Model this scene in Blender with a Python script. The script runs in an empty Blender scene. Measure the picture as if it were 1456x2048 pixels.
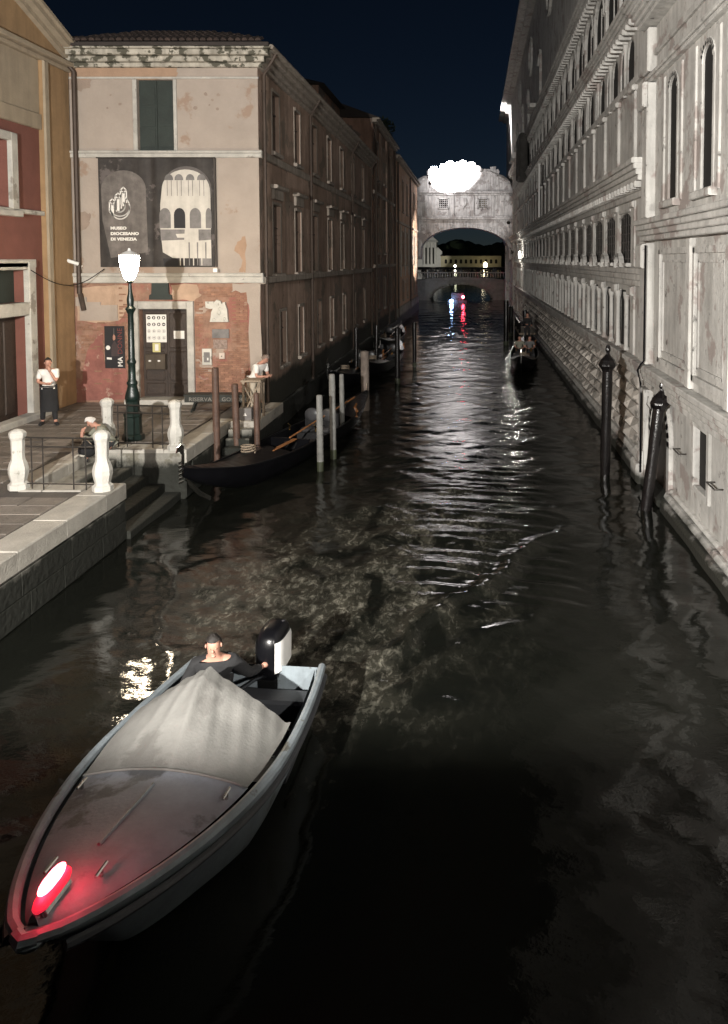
import bpy, bmesh, math, random
import numpy as np
from math import pi, sin, cos, tan, radians, sqrt, atan2
from mathutils import Vector, Matrix

# ---------------------------------------------------------------- camera, world, sun, exposure
S = bpy.context.scene
COL = S.collection
RND = random.Random(7)
FPX, CX, CY = 1500.0, 948.0, 595.0          # focal length and principal point in photograph pixels
PITCH = math.atan(75.0 / FPX)
EYE = Vector((0, 0, 5.4))
cam_d = bpy.data.cameras.new('camera')
cam = bpy.data.objects.new('camera', cam_d)
COL.objects.link(cam)
cam.location = EYE
cam.rotation_euler = (pi / 2 - PITCH, 0, 0)
cam_d.sensor_width = 36
cam_d.lens = FPX * 36 / 2048
cam_d.shift_x = -(CX - 728) / 2048
cam_d.shift_y = -(1024 - CY) / 2048
cam_d.clip_start = 0.05
cam_d.clip_end = 6000
S.camera = cam

SUN_EL, SUN_AZ = radians(30), radians(200)
W = bpy.data.worlds.new('World'); S.world = W; W.use_nodes = True
wn = W.node_tree; wn.nodes.clear()
sky = wn.nodes.new('ShaderNodeTexSky'); sky.sky_type = 'NISHITA'; sky.sun_disc = False
sky.sun_elevation = SUN_EL; sky.sun_rotation = SUN_AZ; sky.air_density = 0.7; sky.dust_density = 0.0; sky.ozone_density = 5.0
bg = wn.nodes.new('ShaderNodeBackground'); bg.inputs['Strength'].default_value = 0.0023          # moonlit night
wo = wn.nodes.new('ShaderNodeOutputWorld')
wn.links.new(sky.outputs[0], bg.inputs[0]); wn.links.new(bg.outputs[0], wo.inputs[0])

sd = bpy.data.lights.new('moon', 'SUN'); sd.energy = 0.02; sd.angle = radians(0.5); sd.color = (0.85, 0.9, 1.0)
so = bpy.data.objects.new('moon', sd); COL.objects.link(so)
so.rotation_euler = (radians(75), 0, radians(-35))

S.view_settings.view_transform = 'Standard'; S.view_settings.look = 'None'
S.view_settings.exposure = 0.0; S.view_settings.gamma = 1.0; S.view_settings.use_curve_mapping = False
S.render.engine = 'CYCLES'
S.cycles.use_denoising = True
try: S.cycles.denoiser = 'OPENIMAGEDENOISE'
except Exception: pass
S.cycles.max_bounces = 6; S.cycles.diffuse_bounces = 3; S.cycles.glossy_bounces = 3
S.cycles.transmission_bounces = 3; S.cycles.transparent_max_bounces = 6
S.cycles.sample_clamp_indirect = 4.0; S.cycles.sample_clamp_direct = 0.0
S.cycles.caustics_reflective = False; S.cycles.caustics_refractive = False
S.cycles.blur_glossy = 0.3

# photograph -> place: point of a view ray at a height z, or at a distance y
def ray(px, py):
    a = (px - CX) / FPX; b = -(py - CY) / FPX
    F = Vector((0, cos(PITCH), -sin(PITCH))); U = Vector((0, sin(PITCH), cos(PITCH)))
    return Vector((1, 0, 0)) * a + F + U * b
def G(px, py, z=0.0):
    r = ray(px, py); t = (z - EYE.z) / r.z
    p = EYE + r * t; return (p.x, p.y)
def D(px, py, y):
    r = ray(px, py); t = y / r.y
    p = EYE + r * t; return (p.x, p.z)

# ---------------------------------------------------------------- materials
MATS = {}
def _lk(nt, a, b): nt.links.new(a, b)
def mat(name, col, rough=0.8, metal=0.0, var=0.25, scale=2.0, bump=0.3, bscale=25.0, stain=None, stain_t=0.58, stain_scale=1.2,
        algae=None, piece=0.0, streak=0.0, spec=0.5, emit=None, es=0.0, stain2=None, s2_t=0.62, s2_scale=3.0):
    if name in MATS: return MATS[name]
    m = bpy.data.materials.new(name); m.use_nodes = True; nt = m.node_tree
    bs = nt.nodes['Principled BSDF']; N = nt.nodes.new
    geo = N('ShaderNodeNewGeometry'); P = geo.outputs['Position']
    n1 = N('ShaderNodeTexNoise'); n1.inputs['Scale'].default_value = scale; n1.inputs['Detail'].default_value = 8; n1.inputs['Roughness'].default_value = 0.65
    _lk(nt, P, n1.inputs['Vector'])
    def shade(c, k): return (min(1, c[0] * k), min(1, c[1] * k), min(1, c[2] * k), 1)
    r1 = N('ShaderNodeValToRGB'); r1.color_ramp.elements[0].position = 0.3; r1.color_ramp.elements[1].position = 0.7
    r1.color_ramp.elements[0].color = shade(col, 1 - var); r1.color_ramp.elements[1].color = shade(col, 1 + var)
    _lk(nt, n1.outputs['Fac'], r1.inputs[0]); c = r1.outputs[0]
    def mixc(fac, a, b, blend='MIX'):
        x = N('ShaderNodeMix'); x.data_type = 'RGBA'; x.blend_type = blend
        if hasattr(fac, 'links'): _lk(nt, fac, x.inputs[0])
        else: x.inputs[0].default_value = fac
        for s, v in ((6, a), (7, b)):
            if hasattr(v, 'links'): _lk(nt, v, x.inputs[s])
            else: x.inputs[s].default_value = (v[0], v[1], v[2], 1)
        return x.outputs[2]
    def thr(noise, t, w=0.04):
        q = N('ShaderNodeMapRange'); q.inputs[1].default_value = t; q.inputs[2].default_value = t + w
        _lk(nt, noise, q.inputs[0]); return q.outputs[0]
    if streak:
        mp = N('ShaderNodeMapping'); mp.inputs['Scale'].default_value = (3.0, 3.0, 0.35); _lk(nt, P, mp.inputs[0])
        n3 = N('ShaderNodeTexNoise'); n3.inputs['Scale'].default_value = 1.6; n3.inputs['Detail'].default_value = 6; _lk(nt, mp.outputs[0], n3.inputs['Vector'])
        q = N('ShaderNodeMapRange'); q.inputs[1].default_value = 0.42; q.inputs[2].default_value = 0.72; q.inputs[3].default_value = 0; q.inputs[4].default_value = streak
        _lk(nt, n3.outputs['Fac'], q.inputs[0]); c = mixc(q.outputs[0], c, (col[0] * .25, col[1] * .24, col[2] * .22))
    if stain:
        n2 = N('ShaderNodeTexNoise'); n2.inputs['Scale'].default_value = stain_scale; n2.inputs['Detail'].default_value = 7; n2.inputs['Roughness'].default_value = 0.6
        mp = N('ShaderNodeMapping'); mp.inputs['Location'].default_value = (3.7, 9.1, 5.2); _lk(nt, P, mp.inputs[0]); _lk(nt, mp.outputs[0], n2.inputs['Vector'])
        c = mixc(thr(n2.outputs['Fac'], stain_t), c, stain)
    if stain2:
        n4 = N('ShaderNodeTexNoise'); n4.inputs['Scale'].default_value = s2_scale; n4.inputs['Detail'].default_value = 9; n4.inputs['Roughness'].default_value = 0.7
        mp = N('ShaderNodeMapping'); mp.inputs['Location'].default_value = (13.7, 2.1, 8.2); _lk(nt, P, mp.inputs[0]); _lk(nt, mp.outputs[0], n4.inputs['Vector'])
        c = mixc(thr(n4.outputs['Fac'], s2_t, 0.08), c, stain2)
    if algae:
        sx = N('ShaderNodeSeparateXYZ'); _lk(nt, P, sx.inputs[0])
        ad = N('ShaderNodeMath'); ad.operation = 'MULTIPLY_ADD'; ad.inputs[1].default_value = -0.7; _lk(nt, n1.outputs['Fac'], ad.inputs[0]); _lk(nt, sx.outputs[2], ad.inputs[2])
        q = N('ShaderNodeMapRange'); q.inputs[1].default_value = algae[1] - 0.42; q.inputs[2].default_value = algae[1] - 0.22; q.inputs[3].default_value = 1; q.inputs[4].default_value = 0
        _lk(nt, ad.outputs[0], q.inputs[0]); c = mixc(q.outputs[0], c, algae[0])
    if piece:
        oi = N('ShaderNodeObjectInfo'); q = N('ShaderNodeMapRange'); q.inputs[3].default_value = 1 - piece; q.inputs[4].default_value = 1 + piece
        _lk(nt, oi.outputs['Random'], q.inputs[0])
        v = N('ShaderNodeCombineColor'); [_lk(nt, q.outputs[0], v.inputs[k]) for k in range(3)]
        c = mixc(1.0, c, v.outputs[0], 'MULTIPLY')
    _lk(nt, c, bs.inputs['Base Color'])
    bs.inputs['Roughness'].default_value = rough; bs.inputs['Metallic'].default_value = metal
    bs.inputs['Specular IOR Level'].default_value = spec
    if bump:
        nb = N('ShaderNodeTexNoise'); nb.inputs['Scale'].default_value = bscale; nb.inputs['Detail'].default_value = 6; _lk(nt, P, nb.inputs['Vector'])
        b = N('ShaderNodeBump'); b.inputs['Strength'].default_value = bump; b.inputs['Distance'].default_value = 0.03
        _lk(nt, nb.outputs['Fac'], b.inputs['Height']); _lk(nt, b.outputs[0], bs.inputs['Normal'])
    if emit:
        bs.inputs['Emission Color'].default_value = (*emit, 1); bs.inputs['Emission Strength'].default_value = es
    MATS[name] = m
    return m

stone = mat('istrian_stone', (.40, .385, .35), .75, stain=(.24, .22, .19), stain_t=.60, stain2=(.10, .095, .085), s2_t=.66, algae=((.02, .02, .014), .3), bump=.5)
palace = mat('palace_marble', (.50, .49, .465), .75, var=.2, scale=1.1, streak=.38, stain=(.33, .29, .27), stain_t=.56, stain2=(.10, .095, .088), s2_t=.60, algae=((.018, .018, .013), .25), bump=.6, bscale=12)
palace_block = mat('palace_rustic_stone', (.42, .39, .355), .8, var=.3, scale=3, stain=(.16, .15, .135), stain_t=.55, stain_scale=2.2, bump=.7, bscale=10, piece=.28, algae=((.018, .018, .013), .2))
bridge_st = mat('bridge_white_stone', (.48, .465, .455), .75, var=.22, streak=.7, stain=(.27, .25, .24), stain_t=.54, stain2=(.12, .11, .105), s2_t=.62, s2_scale=1.6, bump=.4, bscale=8)
post_white = mat('white_post_stone', (.50, .485, .44), .65, var=.2, stain=(.26, .25, .21), stain_t=.60, stain_scale=5, bump=.3)
quay_wall = mat('quay_wall_stone', (.24, .23, .20), .8, var=.3, stain=(.15, .14, .11), stain_t=.55, algae=((.012, .013, .009), .80), bump=.8, bscale=9)
pave = mat('paving_trachyte', (.17, .15, .13), .62, var=.3, scale=3, stain=(.10, .09, .08), stain_t=.56, bump=.4, bscale=18, piece=.22)
pave_lt = mat('paving_border_stone', (.36, .34, .30), .65, var=.2, scale=3, stain=(.22, .2, .17), stain_t=.6, bump=.35, piece=.12)
mortar = mat('mortar', (.09, .08, .07), .9, bump=.4)
plaster = mat('museum_plaster', (.34, .288, .245), .9, var=.10, scale=1.1, stain=(.29, .21, .16), stain_t=.62, stain_scale=.9, stain2=(.22, .16, .12), s2_t=.72, s2_scale=2.6, bump=.35, bscale=14)
plaster_side = mat('canal_side_plaster', (.42, .30, .235), .9, var=.25, scale=.8, stain=(.24, .19, .15), stain_t=.54, stain_scale=.6, streak=.5, stain2=(.13, .09, .07), s2_t=.6, bump=.6, bscale=7, algae=((.04, .04, .03), 1.6))
trim_side = mat('canal_side_trim', (.33, .285, .24), .85, var=.25, streak=.5, bump=.4)
brick_m = mat('brick_red', (.27, .145, .095), .9, var=.25, scale=6, stain=(.34, .23, .17), stain_t=.62, stain_scale=2.2, piece=.2, bump=.5, bscale=30)
brick_bed = mat('brick_mortar_bed', (.26, .155, .11), .95, var=.3, scale=3, stain=(.34, .27, .22), stain_t=.6, stain_scale=1.5, stain2=(.26, .11, .085), s2_t=.52, s2_scale=.8, bump=.6, bscale=15)
wash = mat('red_wash_plaster', (.26, .105, .085), .9, var=.3, scale=2, stain=(.36, .23, .18), stain_t=.60, stain_scale=2.4, bump=.5, bscale=12)
ochre = mat('ochre_plaster', (.29, .185, .095), .9, var=.15, streak=.25, bump=.3)
red_plaster = mat('red_plaster', (.155, .060, .045), .9, var=.12, bump=.3)
cream = mat('cream_plaster', (.31, .255, .185), .9, var=.12, streak=.2, bump=.3)
dark_wood = mat('dark_door_wood', (.035, .024, .018), .55, var=.4, scale=7, bump=.4)
dark_green = mat('dark_green_shutter', (.016, .024, .02), .6, var=.3, bump=.2)
lamp_green = mat('green_cast_iron', (.006, .015, .012), .35, var=.3, bump=.2, spec=.6)
iron = mat('wrought_iron', (.05, .045, .04), .5, metal=.6, var=.3, bump=.2)
black = mat('black_lacquer', (.004, .004, .005), .28, var=.3, bump=.05, spec=.22)
black_m = mat('black_fabric', (.010, .010, .011), .9, var=.3, bump=.3)
void = mat('dark_interior', (.008, .007, .006), .9, var=.2, bump=0)
glass_dk = mat('dark_window_glass', (.012, .012, .013), .12, var=.2, bump=.03)
pole_br = mat('brown_mooring_wood', (.085, .048, .034), .6, var=.35, scale=5, bump=.5, bscale=20)
pole_gr = mat('grey_mooring_wood', (.19, .19, .18), .75, var=.3, scale=5, streak=.4, bump=.6, bscale=20)
pole_dk = mat('black_mooring_wood', (.007, .006, .006), .25, var=.4, scale=4, bump=.25, spec=.5)
wood = mat('weathered_wood', (.24, .19, .14), .8, var=.3, scale=6, bump=.5)
varnish = mat('varnished_wood', (.30, .13, .05), .35, var=.3, scale=8, bump=.2)
steel = mat('polished_steel', (.62, .62, .60), .22, metal=1, var=.1, bump=.05)
brass = mat('polished_brass', (.6, .42, .16), .25, metal=1, var=.1, bump=.05)
tile_m = mat('roof_tile_clay', (.035, .023, .019), .9, var=.4, scale=4, bump=.5, piece=.3)
roof_dk = mat('dark_roof', (.04, .032, .028), .9, var=.4, scale=1, bump=.5)
copper = mat('downpipe_metal', (.055, .038, .028), .6, metal=.3, var=.3, bump=.2)
canvas = mat('boat_canvas', (.150, .148, .138), .9, var=.16, scale=2.5, stain=(.115, .112, .104), stain_t=.6, bump=.2, bscale=40)
foredeck_m = mat('boat_foredeck_grey', (.23, .25, .28), .6, var=.2, scale=3, stain=(.10, .105, .11), stain_t=.58, bump=.2)
hull_m = mat('boat_hull_blue_grey', (.19, .22, .24), .42, var=.25, scale=2.5, streak=.4, stain=(.08, .08, .07), stain_t=.62, stain_scale=4, bump=.12)
hull_dk = mat('boat_rub_rail', (.03, .032, .036), .5, var=.2, bump=.1)
white_pl = mat('white_gloss', (.72, .72, .70), .3, var=.06, bump=.03)
skin_m = mat('skin', (.42, .22, .16), .6, var=.08, scale=8, bump=0)
cloth_w = mat('white_shirt', (.68, .66, .62), .85, var=.08, scale=9, bump=.3)
cloth_k = mat('black_cloth', (.012, .012, .013), .9, var=.3, bump=.3)
cloth_g = mat('grey_green_cloth', (.20, .20, .16), .9, var=.2, bump=.3)
hair_d = mat('dark_hair', (.012, .009, .007), .7, var=.3, bump=.4)
hair_w = mat('white_hair', (.5, .48, .45), .8, var=.2, bump=.4)
paper = mat('white_paper', (.70, .68, .64), .85, var=.05, bump=0)
ink = mat('black_print', (.015, .014, .016), .7, var=.2, bump=0)
ink_g = mat('grey_print', (.16, .15, .145), .7, var=.35, scale=3, bump=0)
ink_r = mat('dark_red_print', (.15, .035, .03), .7, var=.1, bump=0)
yellow = mat('yellow_notice_paper', (.50, .45, .20), .8, var=.05, bump=0)
banner_dk = mat('banner_dark_print', (.035, .03, .027), .75, var=.5, scale=2.2, streak=.5, stain=(.10, .085, .08), stain_t=.60, stain_scale=1.6, bump=.4, bscale=6)
banner_lt = mat('banner_light_print', (.52, .49, .44), .75, var=.12, scale=3, streak=.25, bump=.4, bscale=6)
banner_mid = mat('banner_mid_print', (.13, .115, .105), .75, var=.4, scale=3, streak=.4, bump=.4, bscale=6)
leaf = mat('dark_foliage', (.03, .045, .02), .8, var=.5, bump=.2)

def emitter(name, col, s):
    m = bpy.data.materials.new(name); m.use_nodes = True
    b = m.node_tree.nodes['Principled BSDF']; b.inputs['Base Color'].default_value = (*col, 1)
    b.inputs['Emission Color'].default_value = (*col, 1); b.inputs['Emission Strength'].default_value = s
    return m

# ---------------------------------------------------------------- object helpers
def tag(o, label=None, cat=None, group=None, kind=None):
    if label: o['label'] = label
    if cat: o['category'] = cat
    if group: o['group'] = group
    if kind: o['kind'] = kind
    return o
def thing(name, loc, label=None, cat=None, group=None, kind=None, rz=0.0):
    o = bpy.data.objects.new(name, None); COL.objects.link(o)
    o.location = loc; o.rotation_euler = (0, 0, rz); o.empty_display_size = .3
    return tag(o, label, cat, group, kind)
def world_inv(p):
    if p.parent is None: return (Matrix.Translation(p.location) @ Matrix.Rotation(p.rotation_euler.z, 4, 'Z')).inverted()
    return Matrix.Identity(4)
class MB:
    def __init__(s, T=None): s.v = []; s.f = []; s.T = T
    def add(s, vs, fs):
        n = len(s.v)
        s.v += [s.T(*p) if s.T else tuple(p) for p in vs]
        s.f += [tuple(i + n for i in f) for f in fs]
        return s
    def box(s, x0, x1, y0, y1, z0, z1):
        return s.add([(x0, y0, z0), (x1, y0, z0), (x1, y1, z0), (x0, y1, z0), (x0, y0, z1), (x1, y0, z1), (x1, y1, z1), (x0, y1, z1)],
              [(0, 3, 2, 1), (4, 5, 6, 7), (0, 1, 5, 4), (1, 2, 6, 5), (2, 3, 7, 6), (3, 0, 4, 7)])
    def bbox(s, x0, x1, y0, y1, z0, z1, b=.01):
        """box with chamfered outer edges (third axis z = outward for facades)"""
        vs = [(x0, y0, z0), (x1, y0, z0), (x1, y1, z0), (x0, y1, z0), (x0, y0, z1 - b), (x1, y0, z1 - b), (x1, y1, z1 - b), (x0, y1, z1 - b),
              (x0 + b, y0 + b, z1), (x1 - b, y0 + b, z1), (x1 - b, y1 - b, z1), (x0 + b, y1 - b, z1)]
        return s.add(vs, [(0, 3, 2, 1), (0, 1, 5, 4), (1, 2, 6, 5), (2, 3, 7, 6), (3, 0, 4, 7), (4, 5, 9, 8), (5, 6, 10, 9), (6, 7, 11, 10), (7, 4, 8, 11), (8, 9, 10, 11)])
    def quad(s, a, b, c, d): return s.add([a, b, c, d], [(0, 1, 2, 3)])
    def prism(s, poly, z0, z1):
        n = len(poly)
        return s.add([(x, y, z0) for x, y in poly] + [(x, y, z1) for x, y in poly],
              [tuple(range(n - 1, -1, -1)), tuple(range(n, 2 * n))] + [(i, (i + 1) % n, (i + 1) % n + n, i + n) for i in range(n)])
    def lathe(s, prof, c=(0, 0, 0), n=16, tilt=(0, 0), ph=0.0):
        vs = []; fs = []
        z0 = prof[0][1]
        for r, z in prof:
            for k in range(n):
                a = 2 * pi * k / n + ph
                vs.append((c[0] + r * cos(a) + tilt[0] * (z - z0), c[1] + r * sin(a) + tilt[1] * (z - z0), c[2] + z))
        m = len(prof)
        for i in range(m - 1):
            for k in range(n):
                fs.append((i * n + k, i * n + (k + 1) % n, (i + 1) * n + (k + 1) % n, (i + 1) * n + k))
        fs.append(tuple(range(n - 1, -1, -1))); fs.append(tuple((m - 1) * n + k for k in range(n)))
        return s.add(vs, fs)
    def tube(s, pts, r, n=8):
        pts = [Vector(p) for p in pts]; rs = r if isinstance(r, (list, tuple)) else [r] * len(pts)
        vs = []; fs = []; up = Vector((0, 0, 1))
        for i, p in enumerate(pts):
            d = (pts[min(i + 1, len(pts) - 1)] - pts[max(i - 1, 0)]).normalized()
            a = d.cross(up)
            if a.length < .05: a = d.cross(Vector((0, 1, 0)))
            a.normalize(); b = d.cross(a)
            for k in range(n):
                t = 2 * pi * k / n; q = p + (a * cos(t) + b * sin(t)) * rs[i]; vs.append(tuple(q))
        for i in range(len(pts) - 1):
            for k in range(n): fs.append((i * n + k, i * n + (k + 1) % n, (i + 1) * n + (k + 1) % n, (i + 1) * n + k))
        fs.append(tuple(range(n - 1, -1, -1))); fs.append(tuple((len(pts) - 1) * n + k for k in range(n)))
        return s.add(vs, fs)
    def ball(s, c, r, n=10, m=7):
        r = r if isinstance(r, (tuple, list)) else (r, r, r)
        vs = [(c[0], c[1], c[2] - r[2])]; fs = []
        for i in range(1, m):
            t = pi * i / m
            for k in range(n):
                a = 2 * pi * k / n; vs.append((c[0] + r[0] * sin(t) * cos(a), c[1] + r[1] * sin(t) * sin(a), c[2] - r[2] * cos(t)))
        vs.append((c[0], c[1], c[2] + r[2]))
        for k in range(n):
            fs.append((0, 1 + (k + 1) % n, 1 + k)); L = 1 + (m - 2) * n
            fs.append((L + k, L + (k + 1) % n, len(vs) - 1))
        for i in range(m - 2):
            for k in range(n): fs.append((1 + i * n + k, 1 + i * n + (k + 1) % n, 1 + (i + 1) * n + (k + 1) % n, 1 + (i + 1) * n + k))
        return s.add(vs, fs)
    def mesh(s, name, m, smooth=False):
        me = bpy.data.meshes.new(name); me.from_pydata(s.v, [], s.f); me.materials.append(m)
        bm = bmesh.new(); bm.from_mesh(me); bmesh.ops.recalc_face_normals(bm, faces=bm.faces); bm.to_mesh(me); bm.free()
        if smooth:
            me.polygons.foreach_set('use_smooth', [True] * len(me.polygons))
            try: me.set_sharp_from_angle(angle=radians(40))
            except Exception: pass
        return me
    def build(s, name, m, parent=None, local=False, smooth=False, label=None, kind=None, cat=None, group=None):
        me = s.mesh(name, m, smooth)
        o = bpy.data.objects.new(name, me); COL.objects.link(o)
        if parent is not None:
            o.parent = parent
            if not local: o.matrix_parent_inverse = world_inv(parent)
        return tag(o, label, cat, group, kind)
def inst(name, me, loc, parent, rot=(0, 0, 0), scale=(1, 1, 1), label=None, local=False):
    o = bpy.data.objects.new(name, me); COL.objects.link(o); o.location = loc; o.rotation_euler = rot; o.scale = scale
    if parent is not None:
        o.parent = parent
        if not local: o.matrix_parent_inverse = world_inv(parent)
    if label: o['label'] = label
    return o
def copy_tree(o, parent=None):
    c = o.copy(); COL.objects.link(c); c.parent = parent
    if parent is not None: c.matrix_parent_inverse = o.matrix_parent_inverse.copy()
    for ch in [q for q in bpy.data.objects if q.parent == o]: copy_tree(ch, c)
    return c
def light(name, kind, loc, power, col, parent=None, radius=.15, target=None, angle=60, blend=.4):
    l = bpy.data.lights.new(name, kind); l.energy = power; l.color = col; l.shadow_soft_size = radius
    if kind == 'SPOT': l.spot_size = radians(angle); l.spot_blend = blend
    o = bpy.data.objects.new(name, l); COL.objects.link(o); o.location = loc
    if target is not None: o.rotation_euler = (Vector(target) - Vector(loc)).to_track_quat('-Z', 'Y').to_euler()
    if parent is not None:
        o.parent = parent; o.matrix_parent_inverse = world_inv(parent)
    return o
def arc(cx, cy, r, a0, a1, n, ry=None):
    ry = ry or r
    return [(cx + r * cos(radians(a0 + (a1 - a0) * i / n)), cy + ry * sin(radians(a0 + (a1 - a0) * i / n))) for i in range(n + 1)]
def ribbon(mb, pts, w, z0, z1, closed=False):
    n = len(pts)
    for i in range(n if closed else n - 1):
        a = Vector(pts[i]); b = Vector(pts[(i + 1) % n]); d = (b - a)
        if d.length < 1e-6: continue
        d.normalize(); q = Vector((-d.y, d.x)) * w / 2; e = d * w * .3
        mb.prism([tuple(a - q - e), tuple(b - q + e), tuple(b + q + e), tuple(a + q - e)], z0, z1)
def text_part(name, body, size, m, parent, origin, udir, vdir, ndir, depth=.002, align='LEFT', bold=0.0, label=None, xs=1.0):
    cu = bpy.data.curves.new(name, 'FONT'); cu.body = body; cu.size = size; cu.extrude = depth; cu.align_x = align; cu.offset = bold; cu.resolution_u = 3
    cu.space_character = 1.05
    t = bpy.data.objects.new(name, cu); COL.objects.link(t)
    me = bpy.data.meshes.new_from_object(t.evaluated_get(bpy.context.evaluated_depsgraph_get()))
    COL.objects.unlink(t); bpy.data.objects.remove(t)
    u, v, n = Vector(udir), Vector(vdir), Vector(ndir)
    M4 = Matrix(((u.x * xs, v.x, n.x, origin[0]), (u.y * xs, v.y, n.y, origin[1]), (u.z * xs, v.z, n.z, origin[2]), (0, 0, 0, 1)))
    me.transform(M4); me.materials.clear(); me.materials.append(m)
    o = bpy.data.objects.new(name, me); COL.objects.link(o)
    if parent is not None: o.parent = parent; o.matrix_parent_inverse = world_inv(parent)
    if label: o['label'] = label
    return o

# wall sheet (u, v, w=outward) with rectangular openings and their reveals
def wall_sheet(mb, u0, u1, v0, v1, ops, depth=.25, nu=1):
    us = sorted({u0, u1, *[o[0] for o in ops], *[o[1] for o in ops]}); vs = sorted({v0, v1, *[o[2] for o in ops], *[o[3] for o in ops]})
    us = [u for u in us if u0 <= u <= u1]; vs = [v for v in vs if v0 <= v <= v1]
    for i in range(len(us) - 1):
        for j in range(len(vs) - 1):
            a, b, c, d = us[i], us[i + 1], vs[j], vs[j + 1]; mu, mv = (a + b) / 2, (c + d) / 2
            if any(o[0] < mu < o[1] and o[2] < mv < o[3] for o in ops): continue
            mb.quad((a, c, 0), (b, c, 0), (b, d, 0), (a, d, 0))
    for a, b, c, d in ops:
        mb.quad((a, c, 0), (a, d, 0), (a, d, -depth), (a, c, -depth)); mb.quad((b, c, 0), (b, d, 0), (b, d, -depth), (b, c, -depth))
        mb.quad((a, c, 0), (b, c, 0), (b, c, -depth), (a, c, -depth)); mb.quad((a, d, 0), (b, d, 0), (b, d, -depth), (a, d, -depth))
def spandrels(mb, a, b, vspring, vtop, w0, w1, n=8):
    """fills the corners above a round arch inside a rectangular opening a..b, up to vtop"""
    c = (a + b) / 2; r = (b - a) / 2; k = (vtop - vspring) * .98
    L = arc(c, vspring, r, 180, 90, n, k); R = arc(c, vspring, r, 0, 90, n, k)
    for A, cu in ((L, a), (R, b)):
        for i in range(n):
            mb.prism([A[i], A[i + 1], (A[i + 1][0], vtop), (A[i][0], vtop)] if abs(A[i][0] - cu) > 1e-6 else [A[i], A[i + 1], (A[i + 1][0], vtop), (cu, vtop)], w0, w1)

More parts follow.
